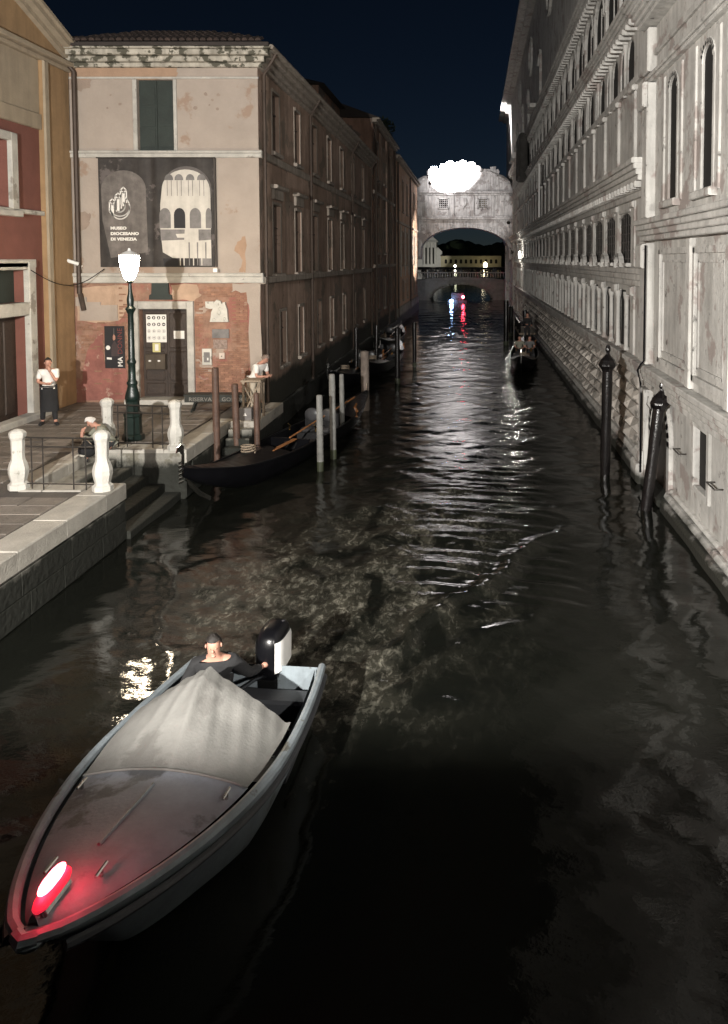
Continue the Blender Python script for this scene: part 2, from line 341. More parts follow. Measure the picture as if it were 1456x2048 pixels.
# ================================================================ WATER 
def build_water():
    ys = [2.2]
    while ys[-1] < 99: ys.append(ys[-1] + max(.030, .0033 * ys[-1]))
    ys = np.array(ys)
    xs = np.linspace(-9.3, 4.55, 330)
    X, Y = np.meshgrid(xs, ys)
    rs = np.random.RandomState(11)
    def waves(n, l0, l1, slope, th0=0.0, spread=pi, p=1.0):
        H = np.zeros_like(X)
        for i in range(n):
            lam = l0 * (l1 / l0) ** rs.rand(); th = th0 + (rs.rand() - .5) * 2 * spread; k = 2 * pi / lam
            ph = rs.rand() * 2 * pi; a = slope / k * sqrt(2.0 / n)
            # a gentle warp keeps crests from being ruler straight
            wx = .18 * lam * np.sin(X * .9 / lam + Y * .37 / lam + ph * 3); s_ = np.sin(k * (X * cos(th) + Y * sin(th)) + ph + wx * k * .5)
            H += a * s_
        return H
    def blob(cx, cy, rx, ry): return np.exp(-(((X - cx) / rx) ** 2 + ((Y - cy) / ry) ** 2))
    def sm(a, b, t): u = np.clip((t - a) / (b - a), 0, 1); return u * u * (3 - 2 * u)
    centre = sm(-4.2, -2.2, X) * (1 - sm(1.2, 3.2, X)) * sm(12.5, 16, Y)
    centre *= .35 + .65 * (0.5 + .5 * np.sin(Y * .8 + X * .7) * np.sin(Y * .31 + 1))
    far = sm(24, 40, Y)
    wake = blob(-2.4, 11.6, 1.6, 2.6) + .8 * blob(-1.2, 14.5, 1.5, 3.2) + .7 * blob(-2.2, 9.4, 1.0, .9) + .6 * blob(-3.3, 12.4, 1.0, 2.0)
    wake = np.clip(wake, 0, .9) * (1 - sm(1.0, 2.4, X))
    lamp_side = blob(-4.9, 10.5, 1.7, 2.6)
    chop = np.clip(.09 + .75 * centre + .45 * wake + .22 * far + .06 * lamp_side, 0, 1)
    chop *= .35 + .65 * sm(5.5, 9.5, Y)
    fine = waves(36, .16, .6, 1.0, pi / 2, 1.0)
    mid = waves(26, .5, 1.6, 1.0, pi / 2, .8)
    lng = waves(10, 1.5, 4.5, 1.0, pi / 2, .7)
    H = fine * (.012 + .060 * chop) + mid * (.020 + .058 * chop) + lng * .022
    # wake arms spreading from the moving boat
    def arm(p0, p1, amp, w, per):
        d = np.array(p1) - np.array(p0); L = np.hypot(*d); d = d / L; n = np.array((-d[1], d[0]))
        s_ = (X - p0[0]) * d[0] + (Y - p0[1]) * d[1]; t = (X - p0[0]) * n[0] + (Y - p0[1]) * n[1]
        t = t + .12 * np.sin(s_ * 2.1) + .05 * np.sin(s_ * 6.3)
        env = sm(0, .8, s_) * (1 - sm(L * .75, L * 1.1, s_))
        return amp * env * np.cos(t / per * 2 * pi) * np.exp(-(t / w) ** 2)
    H = H + arm((-1.75, 9.3), (2.0, 15.2), .065, .30, 1.1) + arm((-1.6, 8.6), (1.3, 11.6), .02, .25, 1.0) + arm((-3.7, 8.7), (-5.8, 14.0), .025, .3, 1.0)
    H = H + arm((.6, 15.5), (3.8, 17.2), .018, .3, 1.2) + arm((.5, 18.0), (3.9, 20.2), .02, .35, 1.3)
    r_ = np.hypot(X + 2.0, Y - 4.5); sec_ = sm(-1.8, -.6, X) * (1 - sm(1.2, 2.0, X)) * sm(10.8, 12.2, Y) * (1 - sm(17, 22, Y))
    H = H + .011 * sec_ * np.cos(2 * pi * r_ / .52 + .5 * np.sin(X * 2.3 + Y)) + .008 * sec_ * np.cos(2 * pi * r_ / .31 + .9 * np.sin(X * 3.1))
    foam = np.clip(.95 * wake + .25 * blob(0, 11.4, .6, .5) + .9 * blob(-1.8, 9.7, .6, .9), 0, 1)
    ny, nx = X.shape
    co = np.stack([X, Y, H], -1).reshape(-1, 3).astype(np.float32)
    idx = np.arange(ny * nx).reshape(ny, nx)
    f = np.stack([idx[:-1, :-1], idx[:-1, 1:], idx[1:, 1:], idx[1:, :-1]], -1).reshape(-1, 4)
    me = bpy.data.meshes.new('canal_water'); me.vertices.add(len(co)); me.vertices.foreach_set('co', co.ravel())
    me.loops.add(f.size); me.loops.foreach_set('vertex_index', f.ravel().astype(np.int32))
    me.polygons.add(len(f)); me.polygons.foreach_set('loop_start', (np.arange(len(f)) * 4).astype(np.int32)); me.polygons.foreach_set('loop_total', np.full(len(f), 4, np.int32))
    me.update(calc_edges=True); me.polygons.foreach_set('use_smooth', [True] * len(f))
    for nm, arr in (('chop', chop), ('foam', foam)):
        at = me.attributes.new(nm, 'FLOAT', 'POINT'); at.data.foreach_set('value', arr.ravel().astype(np.float32))
    m = bpy.data.materials.new('canal_water'); m.use_nodes = True; nt = m.node_tree; N = nt.nodes.new; bs = nt.nodes['Principled BSDF']
    geo = N('ShaderNodeNewGeometry'); P = geo.outputs['Position']
    ch = N('ShaderNodeAttribute'); ch.attribute_name = 'chop'; fo = N('ShaderNodeAttribute'); fo.attribute_name = 'foam'
    bs.inputs['Roughness'].default_value = .06; bs.inputs['IOR'].default_value = 1.33
    mp = N('ShaderNodeMapping'); mp.inputs['Scale'].default_value = (1.0, 1.7, 1); _lk(nt, P, mp.inputs[0])
    nz = N('ShaderNodeTexNoise'); nz.inputs['Scale'].default_value = 5.5; nz.inputs['Detail'].default_value = 4; nz.inputs['Roughness'].default_value = .6; _lk(nt, mp.outputs[0], nz.inputs['Vector'])
    b = N('ShaderNodeBump'); b.inputs['Distance'].default_value = .06
    q = N('ShaderNodeMapRange'); q.inputs[3].default_value = .04; q.inputs[4].default_value = .30; _lk(nt, ch.outputs['Fac'], q.inputs[0]); _lk(nt, q.outputs[0], b.inputs['Strength'])
    _lk(nt, nz.outputs['Fac'], b.inputs['Height']); _lk(nt, b.outputs[0], bs.inputs['Normal'])
    # foam specks and stirred silt
    mf = N('ShaderNodeMapping'); mf.inputs['Scale'].default_value = (1.0, .55, 1.0); mf.inputs['Rotation'].default_value = (0, 0, .35); _lk(nt, P, mf.inputs[0])
    nf = N('ShaderNodeTexNoise'); nf.inputs['Scale'].default_value = 1.5; nf.inputs['Detail'].default_value = 6; nf.inputs['Roughness'].default_value = .6; nf.inputs['Distortion'].default_value = .8; _lk(nt, mf.outputs[0], nf.inputs['Vector'])
    n2 = N('ShaderNodeTexNoise'); n2.inputs['Scale'].default_value = 9.0; n2.inputs['Detail'].default_value = 10; n2.inputs['Roughness'].default_value = .75; n2.inputs['Distortion'].default_value = .5; _lk(nt, mf.outputs[0], n2.inputs['Vector'])
    def mr(src, lo, hi):
        q_ = N('ShaderNodeMapRange'); q_.inputs[1].default_value = lo; q_.inputs[2].default_value = hi; _lk(nt, src, q_.inputs[0]); return q_.outputs[0]
    def mul(p_, q_):
        m_ = N('ShaderNodeMath'); m_.operation = 'MULTIPLY'; _lk(nt, p_, m_.inputs[0]); _lk(nt, q_, m_.inputs[1]); return m_.outputs[0]
    big = mul(mr(nf.outputs['Fac'], .42, .70), fo.outputs['Fac'])
    speck = mul(mr(n2.outputs['Fac'], .50, .70), big)
    t = N('ShaderNodeMath'); t.operation = 'MULTIPLY'; t.inputs[1].default_value = 1.0; t.use_clamp = True; _lk(nt, speck, t.inputs[0])
    silt = N('ShaderNodeMix'); silt.data_type = 'RGBA'; silt.inputs[6].default_value = (.0065, .007, .0055, 1); silt.inputs[7].default_value = (.055, .052, .040, 1); _lk(nt, big, silt.inputs[0])
    cm = N('ShaderNodeMix'); cm.data_type = 'RGBA'; cm.inputs[7].default_value = (.42, .40, .33, 1); _lk(nt, t.outputs[0], cm.inputs[0]); _lk(nt, silt.outputs[2], cm.inputs[6])
    _lk(nt, cm.outputs[2], bs.inputs['Base Color'])
    rr = N('ShaderNodeMapRange'); rr.inputs[3].default_value = .05; rr.inputs[4].default_value = .7; _lk(nt, t.outputs[0], rr.inputs[0]); _lk(nt, rr.outputs[0], bs.inputs['Roughness'])
    me.materials.append(m)
    o = bpy.data.objects.new('canal_water', me); COL.objects.link(o); o['kind'] = 'structure'
    lw = MB(); lw.quad((-900, 98.9, 0), (900, 98.9, 0), (900, 3000, 0), (-900, 3000, 0))
    m2 = m.copy(); m2.name = 'lagoon_water'
    lw.build('lagoon_water', m2, kind='structure')
    nb = MB(); nb.quad((-40, -40, -.002), (40, -40, -.002), (40, 2.25, -.002), (-40, 2.25, -.002)); nb.build('water_under_bridge', m2, kind='structure')
    bed = MB(); bed.box(-900, 900, -60, 3000, -3, -2.6); bed.build('canal_bed', mortar, kind='structure')
build_water()

# ================================================================ QUAY AND PAVEMENT
PZ = 1.12                      # pavement level
QX = -6.76                     # quay edge, near part
QX2 = -6.56                    # beyond the stairs
IN0, IN1, INX = 14.25, 16.75, -8.5       # stair inlet
def build_quay():
    base = MB()
    base.box(-30, QX + .02, -8, IN0, -2, PZ - .08)            # near block
    base.box(-30, INX, IN0, IN1, -2, PZ - .08)
    base.box(-30, QX2 + .02, IN1, 60, -2, PZ - .08)
    base.box(QX2 + .02, -5.8, 19.75, 22.5, -2, PZ - .08)
    base.build('quay_wall', quay_wall, kind='structure')
    root = thing('pavement', (-9, 12, PZ), kind='structure')
    # kerb blocks of pale stone along the water
    def kerb(x0, x1, y0, y1, z1=PZ, m=pave_lt, nm='kerb_stone', th=.30, b=.018):
        mb = MB(lambda a, c, w: (a, c, w)); cx, cy = (x0 + x1) / 2, (y0 + y1) / 2
        mb.bbox(x0 - cx, x1 - cx, y0 - cy, y1 - cy, -th, 0, b)
        return inst(nm, mb.mesh(nm, m), (cx, cy, z1), root)
    y = 6.0
    while y < IN0 - .1:
        L = min(RND.uniform(1.3, 1.9), IN0 - y); L = L if IN0 - (y + L) > .5 else IN0 - y
        kerb(QX - .52, QX + .06, y + .006, y + L - .006, PZ + RND.uniform(-.006, .006)); y += L
    for a, b in ((QX - .55, QX - 1.27), (QX - 1.29, INX + .02)):
        kerb(b, a, IN0 - .5, IN0 - .005, PZ + RND.uniform(-.004, .004))
    # raised white kerb round the inlet head
    yy = IN0 + .02
    for k in range(2):
        kerb(INX - .42, INX + .02, yy, yy + 1.21, PZ + .02); yy += 1.22
    for a in (INX - .4, INX + .55):
        kerb(a, a + .93, IN1 + .005, IN1 + .5, PZ + .01)
    kerb(INX + 1.49, QX2 + .06, IN1 + .005, IN1 + .5, PZ)
    y = IN1 + .52
    while y < 19.6:
        L = min(1.1, 19.7 - y); L = L if 19.7 - (y + L) > .4 else 19.7 - y
        kerb(QX2 - .5, QX2 + .06, y + .006, y + L - .006, PZ); y += L
    kerb(QX2 - .5, -5.75, 19.72, 20.1, PZ); kerb(-6.15, -5.75, 20.12, 21.2, PZ); kerb(-6.15, -5.75, 21.22, 22.4, PZ)
    # trachyte paving slabs
    n = 0
    for row in range(60):
        y0 = 6.0 + row * .46
        if y0 > 22.3: break
        x = (QX if y0 < IN1 else QX2) - .55; first = True
        while x > -12.2:
            L = RND.uniform(.62, 1.0); x1 = x; x0 = max(x - L, -12.25); x = x0
            if y0 + .46 > IN0 - .5 and y0 < IN0 + .02 and x1 > INX - .02: continue
            if y0 + .46 > IN0 and y0 < IN1 + .5 and x1 > INX - .40: continue
            if n >= 300: break
            kerb(x0 + .008, x1 - .008, y0 + .008, y0 + .452, PZ + RND.uniform(-.007, .004), pave, 'paving_stone', .08, .012); n += 1
    fl = MB(); fl.box(-12.4, QX - .03, 5.9, IN0 - .02, PZ - .12, PZ - .03); fl.box(-12.4, INX - .01, IN0 - .019, IN1 + .02, PZ - .12, PZ - .03); fl.box(-12.4, QX2 - .03, IN1 + .021, 22.4, PZ - .12, PZ - .03); fl.box(QX2, -5.80, 20.1, 22.4, PZ - .12, PZ - .01); fl.build('mortar_bed', mortar, root)
    # water stairs in the inlet, going down towards the canal (+x)
    for k in range(5):
        x0 = INX + .02 + k * .36; z = PZ - .2 - k * .19
        mb = MB(); mb.bbox(0, .40, 0, IN1 - IN0 - .02, -.9, 0, .015)
        inst('stair_step', mb.mesh('stair_step', quay_wall), (x0, IN0 + .01, z), root)
    # far stairs beside the mooring poles
    for k in range(5):
        z = PZ - .16 - k * .18; y1 = 19.72 - k * .25
        mb = MB(); mb.bbox(0, .62, -.27, 0, -.5, 0, .015)
        inst('stair_step', mb.mesh('stair_step', quay_wall), (-6.44, y1, z), root)
    # horizontal courses on the quay walls
    for (x0, x1, y0, y1) in ((QX + .02, QX + .05, 5, IN0 - .01), (QX2 + .02, QX2 + .05, IN1 + .01, 19.4)):
        yy = y0
        for r in range(2):
            yy = y0 + (.4 if r else 0)
            while yy < y1:
                L = RND.uniform(.9, 1.4); e = min(yy + L, y1); mb = MB(); z0 = .02 + r * .38
                mb.bbox(0, .36, 0, e - yy - .016, 0, .03, .008)
                me = MB(lambda a, c, w: (w, c, a)); me.bbox(0, .37, 0, e - yy - .016, 0, .035, .01)
                inst('quay_block', me.mesh('quay_block', quay_wall), (x0 - .005, yy, z0), root); yy = e
build_quay()

# white stone posts of the railings
def stone_post(x, y, label, h=1.12):
    t = thing('stone_post', (x, y, PZ), label, 'post', 'white stone bollard posts at the water stairs')
    s = h / 1.12
    prof = [(.185, 0), (.185, .09), (.15, .115), (.135, .14), (.15, .20), (.172, .30), (.175, .38), (.155, .47), (.118, .56), (.112, .64), (.118, .86), (.12, .92), (.145, .98), (.148, 1.03)]
    b = MB(); b.lathe([(r * 1.0, z * s) for r, z in prof], (0, 0, 0), 8, ph=pi / 8); b.build('shaft', post_white, t, local=True)
    c = MB(); c.lathe([(.15, 1.032 * s), (.145, 1.06 * s), (.11, 1.10 * s), (.05, 1.125 * s), (.01, 1.13 * s)], (0, 0, 0), 8, ph=pi / 8); c.build('cap', post_white, t, local=True)
    return t
pA = G(38, 977, PZ); pB = G(206, 980, PZ); pC = G(216, 893, PZ); pD = G(352, 898, PZ)
IXA = 14.0
stone_post(pA[0], pA[1], 'white stone post at far left end of the near railing')
stone_post(pB[0], pB[1], 'white stone post nearest the canal on the near railing')
stone_post(pC[0], pC[1], 'white stone post behind the seated person beside the street lamp')
stone_post(pD[0], pD[1], 'white stone post next to the gondola prow')
def railing(p, q, label):
    t = thing('iron_railing', (p[0], p[1], PZ), label, 'railing', 'iron railings between the stone posts')
    p = Vector((p[0], p[1], 0)); q = Vector((q[0], q[1], 0)); d = (q - p).normalized(); a = p + d * .16; b = q - d * .16
    for z in (.97, .80):
        m = MB(); m.tube([(a.x, a.y, PZ + z), (b.x, b.y, PZ + z)], .017, 6); m.build('rail', iron, t)
    m = MB(); m.tube([(a.x, a.y, PZ + .10), (b.x, b.y, PZ + .10)], .012, 6); m.build('rail', iron, t)
    L = (b - a).length
    for s_ in (.10, .32, L - .40, L - .16):
        c = a + d * s_; m = MB(); m.tube([(c.x, c.y, PZ - .02), (c.x, c.y, PZ + .97)], .013, 6); m.build('baluster', iron, t)
railing(pA, pB, 'low iron railing between the two nearest white posts')
railing(pC, pD, 'low iron railing in front of the street lamp')

# ================================================================ STREET LAMP
lamp_glow = emitter('street_lamp_glass_lit', (1.0, .82, .58), 190)
def street_lamp(x, y, z, label, hz=4.3, lit=True):
    t = thing('street_lamp', (x, y, z), label, 'street lamp')
    k = hz / 4.3
    b = MB(); b.lathe([(.25, 0), (.25, .12), (.20, .16), (.19, .55), (.21, .58), (.21, .62), (.15, .70), (.15, .92), (.17, .96)], (0, 0, 0), 8, ph=pi / 8); b.build('pedestal', lamp_green, t, local=True)
    s_ = MB(); s_.lathe([(.15, .96), (.17, 1.0), (.155, 1.10), (.12, 1.22), (.10, 1.30), (.12, 1.34), (.12, 1.38), (.085, 1.44), (.08, 1.8), (.10, 1.84), (.10, 1.88), (.075, 1.93), (.068, 2.55), (.062, 3.0), (.085, 3.05), (.11, 3.10), (.12, 3.13), (.07, 3.19), (.08, 3.35), (.05, 3.5), (.035, 3.72 * k)], (0, 0, 0), 14)
    s_.build('column', lamp_green, t, local=True, smooth=True)
    z0 = 3.72 * k
    c = MB(); c.lathe([(.03, z0), (.07, z0 + .03), (.085, z0 + .06), (.09, z0 + .075)], (0, 0, 0), 12); c.build('lantern_base', lamp_green, t, local=True)
    g = MB(); g.lathe([(.085, z0 + .08), (.13, z0 + .16), (.18, z0 + .32), (.215, z0 + .52), (.22, z0 + .66)], (0, 0, 0), 16)
    g.build('lantern_glass', lamp_glow if lit else white_pl, t, local=True, smooth=True)
    for k_ in range(6):
        a_ = pi / 3 * k_; f_ = MB(); f_.tube([(r_ * cos(a_), r_ * sin(a_), z0 + q_) for r_, q_ in ((.088, .08), (.134, .16), (.184, .32), (.219, .52), (.224, .66))], .007, 5); f_.build('lantern_rib', lamp_green, t, local=True)
    h = MB(); h.lathe([(.222, z0 + .665), (.225, z0 + .69), (.13, z0 + .74), (.04, z0 + .78), (.02, z0 + .84)], (0, 0, 0), 14); h.build('lantern_cap', white_pl, t, local=True)
    return t
lp = G(267, 879, PZ)
street_lamp(lp[0], lp[1], PZ, 'lit green cast iron street lamp on the quay')

# ================================================================ MUSEUM BUILDING (front facade y = FY)
FY = 22.4
BX0, BX1, BH = -12.0, -6.38, 11.35
BYE = 46.4
def fx(px): return D(px, 500, FY)[0]
def fz(py): return D(500, py, FY)[1]
TF = lambda u, v, w: (u, FY - w, v)                 # front facade
TS = lambda u, v, w: (BX1 + w, u, v)                # canal side
mus = thing('museum_building', (-9.2, FY, PZ), 'three storey plaster and brick museum building on the canal corner', 'building')
def build_museum():
    zb = fz(560)
    w_ = MB(TF)
    win = (fx(281), fx(353), fz(301), fz(159)); door = (fx(275), fx(373), fz(796), fz(618)); zt = BH
    wall_sheet(w_, BX0, BX1, zb, zt, [win], .22)
    w_.build('plaster_wall', plaster, mus)
    bed = MB(TF); wall_sheet(bed, BX0, BX1, .4, zb, [(door[0], door[1], PZ, door[3])], .30); o = bed.build('brick_wall_bed', brick_bed, mus)
    # red washed render over the lower left of the brick
    rs = random.Random(4)
    def patch(poly, m, w0, w1, name, label=None):
        pts = []
        for i in range(len(poly)):
            a = poly[i]; b = poly[(i + 1) % len(poly)]
            for k in range(4): pts.append((a[0] + (b[0] - a[0]) * k / 4 + rs.uniform(-.035, .035), a[1] + (b[1] - a[1]) * k / 4 + rs.uniform(-.035, .035)))
        mb = MB(TF); mb.prism(pts, w0, w1); return mb.build(name, m, mus, label=label)
    P_ = lambda *q: [(fx(a), fz(b)) for a, b in q]
    patch(P_((158, 799), (158, 745), (176, 690), (200, 664), (204, 735), (248, 738), (252, 799)), wash, .002, .022, 'render_patch', 'dark red washed render on the lower wall')
    patch(P_((152, 640), (152, 575), (230, 570), (262, 575), (262, 610), (236, 640), (200, 645)), mat('pinkish_render', (.40, .28, .20), .9, var=.2, bump=.4), .002, .016, 'render_patch')
    patch(P_((340, 600), (342, 570), (395, 568), (400, 590), (385, 602)), MATS['pinkish_render'], .002, .018, 'render_patch')
    patch(P_((498, 798), (496, 620), (490, 585), (463, 582), (463, 567), (521, 567), (521, 798)), plaster, .024, .040, 'corner_render', 'pale render strip down the right corner')
    patch(P_((490, 545), (492, 470), (478, 480), (470, 500), (486, 520), (478, 545)), mat('exposed_render', (.33, .22, .15), .9, var=.15, bump=.4), .002, .008, 'render_patch')
    patch(P_((150, 470), (150, 425), (170, 422), (186, 430), (178, 452)), mat('exposed_render2', (.27, .21, .17), .9, var=.15, bump=.4), .002, .008, 'render_patch')
    patch(P_((140, 178), (140, 160), (190, 158), (188, 174), (170, 182)), MATS['exposed_render2'], .002, .008, 'render_patch')
    for (a, b) in ((229, 190), (222, 216), (247, 208), (417, 188), (430, 200), (396, 216), (440, 218), (424, 210), (442, 190)):
        r = rs.uniform(.03, .07); mb = MB(TF); mb.prism([(fx(a) + r * cos(t) * rs.uniform(.7, 1.2), fz(b) + r * .8 * sin(t) * rs.uniform(.7, 1.2)) for t in [i * pi / 4 for i in range(8)]], .002, .006)
        mb.build('render_chip', MATS['exposed_render2'], mus)
    patch(P_((145, 157), (146, 131), (230, 132), (250, 134), (330, 132), (362, 138), (360, 157), (270, 158)), MATS['exposed_render'], .002, .010, 'render_patch')
    # bricks: individual courses where they show (right of the door and over it)
    bw, bh = .245, .062; bm = MB(lambda a, c, w: (a, -w, c)); bm.bbox(0, bw - .012, 0, bh - .012, 0, .02, .004); bme = bm.mesh('brick', brick_m)
    cnt = 0; rest = MB(TF)
    zones = [(fx(388), fx(494), fz(796), fz(572), 0), (fx(150), fx(252), fz(660), fz(645), 1), (fx(158), fx(250), fz(797), fz(655), 1), (fx(236), fx(270), fz(640), fz(575), 1)]
    skip = [(fx(398), fx(425), fz(732), fz(693)), (fx(405), fx(460), fz(697), fz(598)), (fx(430), fx(452), fz(722), fz(700)), (fx(340), fx(400), fz(602), fz(566))]
    for (a, b, c, d, zone) in zones:
        r = 0; z = c
        while z < d - .03:
            u = a - (r % 2) * bw / 2
            while u < b - .06:
                u0 = max(u, a); L = min(u + bw, b) - u0
                if L > .07 and not any(u0 + L > s_[0] and u0 < s_[1] and z + bh > s_[2] and z < s_[3] for s_ in skip) and rs.random() > (.12 if zone == 0 else .62):
                    w0 = rs.uniform(-.006, .004)
                    if zone == 0 and cnt < 300 and rs.random() < .42:
                        inst('brick', bme, (u0, FY - w0, z), mus, scale=(L / bw, 1, 1)); cnt += 1
                    else: rest.bbox(u0, u0 + L - .012, z, z + bh - .012, w0, w0 + .02, .004)
                u += bw
            z += bh; r += 1
    rest.build('brickwork', brick_m, mus, kind='stuff')
    # mouldings
    def band(y0, y1, w, nm, m=stone, a=BX0 - .02, b=BX1 + .12):
        mb = MB(TF); z0, z1 = fz(y1), fz(y0); h = z1 - z0
        mb.bbox(a, b, z0, z1 - h * .35, .002, w * .8, .02); mb.bbox(a, b, z1 - h * .35 + .001, z1, .002, w, .015); return mb.build(nm, m, mus)
    band(302, 316, .13, 'string_course'); band(546, 566, .15, 'string_course')
    mb = MB(TF); mb.bbox(BX0, BX1 + .03, fz(158), fz(154), .002, .05, .01); mb.build('string_course', stone, mus)
    mb = MB(TF)
    for (z0, z1, w) in ((11.05, 11.18, .14), (11.18, 11.34, .26), (11.34, 11.5, .42), (11.5, 11.56, .5)): mb.bbox(BX0 - .1, BX1 + w, z0, z1 - .002, .0, w, .02)
    mb.build('cornice', mat('cornice_stone', (.42, .39, .33), .8, var=.25, stain=(.08, .075, .055), stain_t=.50, stain_scale=3.5, streak=.6, bump=.5), mus)
    mb = MB(TS)
    for (z0, z1, w) in ((11.05, 11.18, .14), (11.18, 11.34, .26), (11.34, 11.5, .42), (11.5, 11.56, .5)): mb.bbox(FY + .003, BYE, z0, z1 - .002, .0, w, .02)
    mb.build('cornice', trim_side, mus)
    # roof: hipped, clay tiles
    rf = MB(); ex0, ex1, ey0, ey1, ez, rz = BX0 - .1, BX1 + .45, FY - .45, BYE, 11.58, 12.75
    mx = (ex0 + ex1) / 2
    rf.add([(ex0, ey0, ez), (ex1, ey0, ez), (ex1, ey1, ez), (ex0, ey1, ez), (mx - .6, ey0 + 2.6, rz), (mx - .6, ey1, rz), (ex0, ey0, ez + .1), (ex1, ey0, ez + .1), (ex1, ey1, ez + .1), (ex0, ey1, ez + .1)],
           [(0, 3, 2, 1), (0, 1, 7, 6), (1, 2, 8, 7), (6, 7, 4), (7, 8, 5, 4), (9, 6, 4, 5)])
    roof = rf.build('roof', roof_dk, mus)
    tl = MB(lambda a, b, c: (a, b, c))
    n = 6; pts = arc(0, 0, .085, 0, 180, n)
    vs = [(x, 0, z) for x, z in pts] + [(x * .85, .42, z * .85) for x, z in pts]
    tl.add(vs, [(i, i + 1, i + 1 + n + 1, i + n + 1) for i in range(n)] + [tuple(range(n + 1))]); tme = tl.mesh('roof_tile', tile_m)
    nt_ = int((ex1 - ex0) / .2); sl = math.atan2(rz - ez, 3.1); cnt = 0
    for r in range(6):
        for k in range(nt_):
            u = ex0 + .1 + k * .2 + .0
            y = ey0 - .06 + r * .36
            fr = (y - ey0) / 3.05
            if u < ex0 + fr * (mx - .6 - ex0) or u > ex1 - fr * (ex1 - mx + .6): continue
            if cnt >= 290: continue
            inst('roof_tile', tme, (u + rs.uniform(-.012, .012), y, ez + .12 + max(0, (y - ey0)) * (rz - ez - .1) / 2.6), roof, rot=(math.atan2(rz - ez - .1, 2.6), 0, rs.uniform(-.04, .04))); cnt += 1
    # top window with shutters
    for a, b in ((win[0] - .12, win[0]), (win[1], win[1] + .10)):
        m = MB(TF); m.bbox(a, b, win[2], win[3], .002, .05, .01); m.build('window_jamb', stone, mus)
    sh = MB(TF); sh.box(win[0], win[1], win[2], win[3], -.215, -.20); sh.build('window_backing', void, mus)
    mid = (win[0] + win[1]) / 2
    for a, b in ((win[0] + .01, mid - .006), (mid + .006, win[1] - .01)):
        s1 = MB(TF); s1.box(a, b, win[2] + .01, win[3] - .01, -.19, -.12)
        for k in range(3):
            h = (win[3] - win[2] - .2) / 3; z0 = win[2] + .1 + k * h
            s1.box(a + .05, b - .05, z0, z0 + h - .08, -.12, -.105)
        s1.build('shutter', dark_green, mus)
    # door
    m = MB(TF); m.box(door[0] - .01, door[1] + .01, PZ, door[3] + .01, -.36, -.31); m.build('door_backing', void, mus)
    mid = (door[0] + door[1]) / 2
    for a, b in ((door[0] + .01, mid - .004), (mid + .004, door[1] - .01)):
        d = MB(TF); d.box(a, b, PZ + .14, door[3] - .01, -.29, -.24)
        H = door[3] - PZ - .3
        for (q0, q1) in ((.0, .14), (.17, .52), (.56, .98)):
            d.bbox(a + .07, b - .07, PZ + .2 + H * q0, PZ + .2 + H * q1, -.24, -.215, .02)
        d.build('door', dark_wood, mus)
    fr = MB(TF); q = .16
    fr.bbox(door[0] - .26, door[0], PZ + .10, door[3] + .24, .002, .11, .02); fr.build('door_jamb', stone, mus)
    fr = MB(TF); fr.bbox(door[1], door[1] + .20, PZ + .10, door[3] + .24, .002, .11, .02); fr.build('door_jamb', stone, mus)
    fr = MB(TF); fr.bbox(door[0] + .002, door[1] - .002, door[3], door[3] + .235, .002, .10, .02); fr.build('door_lintel', stone, mus)
    fr = MB(TF); fr.bbox(door[0] - .34, door[1] + .26, PZ - .02, PZ + .14, -.2, .38, .02); fr.build('door_step', stone, mus)
    # side facade on the canal
    wins = []
    wy = [24.35, 27.3, 30.2, 33.3, 36.4, 39.7, 43.2]
    for y in wy:
        wins.append((y - .42, y + .42, 8.85, 10.7)); wins.append((y - .45, y + .45, 4.98, 7.15))
    for y in (25.0, 27.6, 30.9, 33.6, 36.8, 40.0, 43.4): wins.append((y - .38, y + .38, 1.95, 3.7))
    m = MB(TS); wall_sheet(m, FY, BYE, -.6, BH, wins, .13); m.build('canal_wall', plaster_side, mus)
    m = MB(); m.box(BX0, BX1 - .16, FY + .4, BYE, -.6, BH - .01); m.build('interior_core', void, mus)
    for (a, b, c, d) in wins:
        fr = MB(TS); e = .1
        fr.bbox(a - e, a, c - .02, d + e, .002, .025, .01); fr.bbox(b, b + e, c - .02, d + e, .002, .025, .01); fr.bbox(a, b, d, d + e, .002, .05, .01)
        fr.bbox(a - .16, b + .16, c - .14, c - .02, .002, .13, .02)
        if 4.5 < c < 5.5:
            fr.bbox(a - .14, b + .14, d + .18, d + .5, .002, .09, .02); fr.bbox(a - .28, b + .28, d + .5, d + .62, .002, .24, .03)
        w = fr.build('window', trim_side, mus)
        p = MB(TS); p.box(a, b, c, d, -.15, -.12); p.build('pane', glass_dk, w)
        p = MB(TS); mm = (a + b) / 2; p.box(mm - .025, mm + .025, c, d, -.118, -.09); p.box(a, b, (c + 2 * d) / 3 - .02, (c + 2 * d) / 3 + .02, -.117, -.095); p.build('glazing_bar', dark_wood, w)
    for (z0, z1, w) in ((8.42, 8.66, .1), (4.68, 4.90, .16)):
        m = MB(TS); m.bbox(FY, BYE, z0, z1, .002, w, .03); m.build('string_course', trim_side, mus)
    m = MB(TS); m.bbox(FY, BYE, -.5, .75, .002, .12, .03); m.build('plinth', quay_wall, mus)
    for (y, z0) in ((22.62, .7), (29.0, .8), (38.9, .8), (45.9, .8)):
        m = MB(); m.tube([(BX1 + .12, y, z0), (BX1 + .12, y, 10.9), (BX1 + .34, y, 11.25), (BX1 + .5, y, 11.55)], .06, 8)
        for z in (2.5, 5.3, 8.2, 10.4): m.tube([(BX1 + .12, y, z), (BX1 + .12, y, z + .06)], .075, 8)
        m.build('downpipe', copper, mus)
    m = MB(); m.tube([(BX1 + .52, FY - .4, 11.56), (BX1 + .52, BYE, 11.56)], .07, 8); m.build('gutter', trim_side, mus)
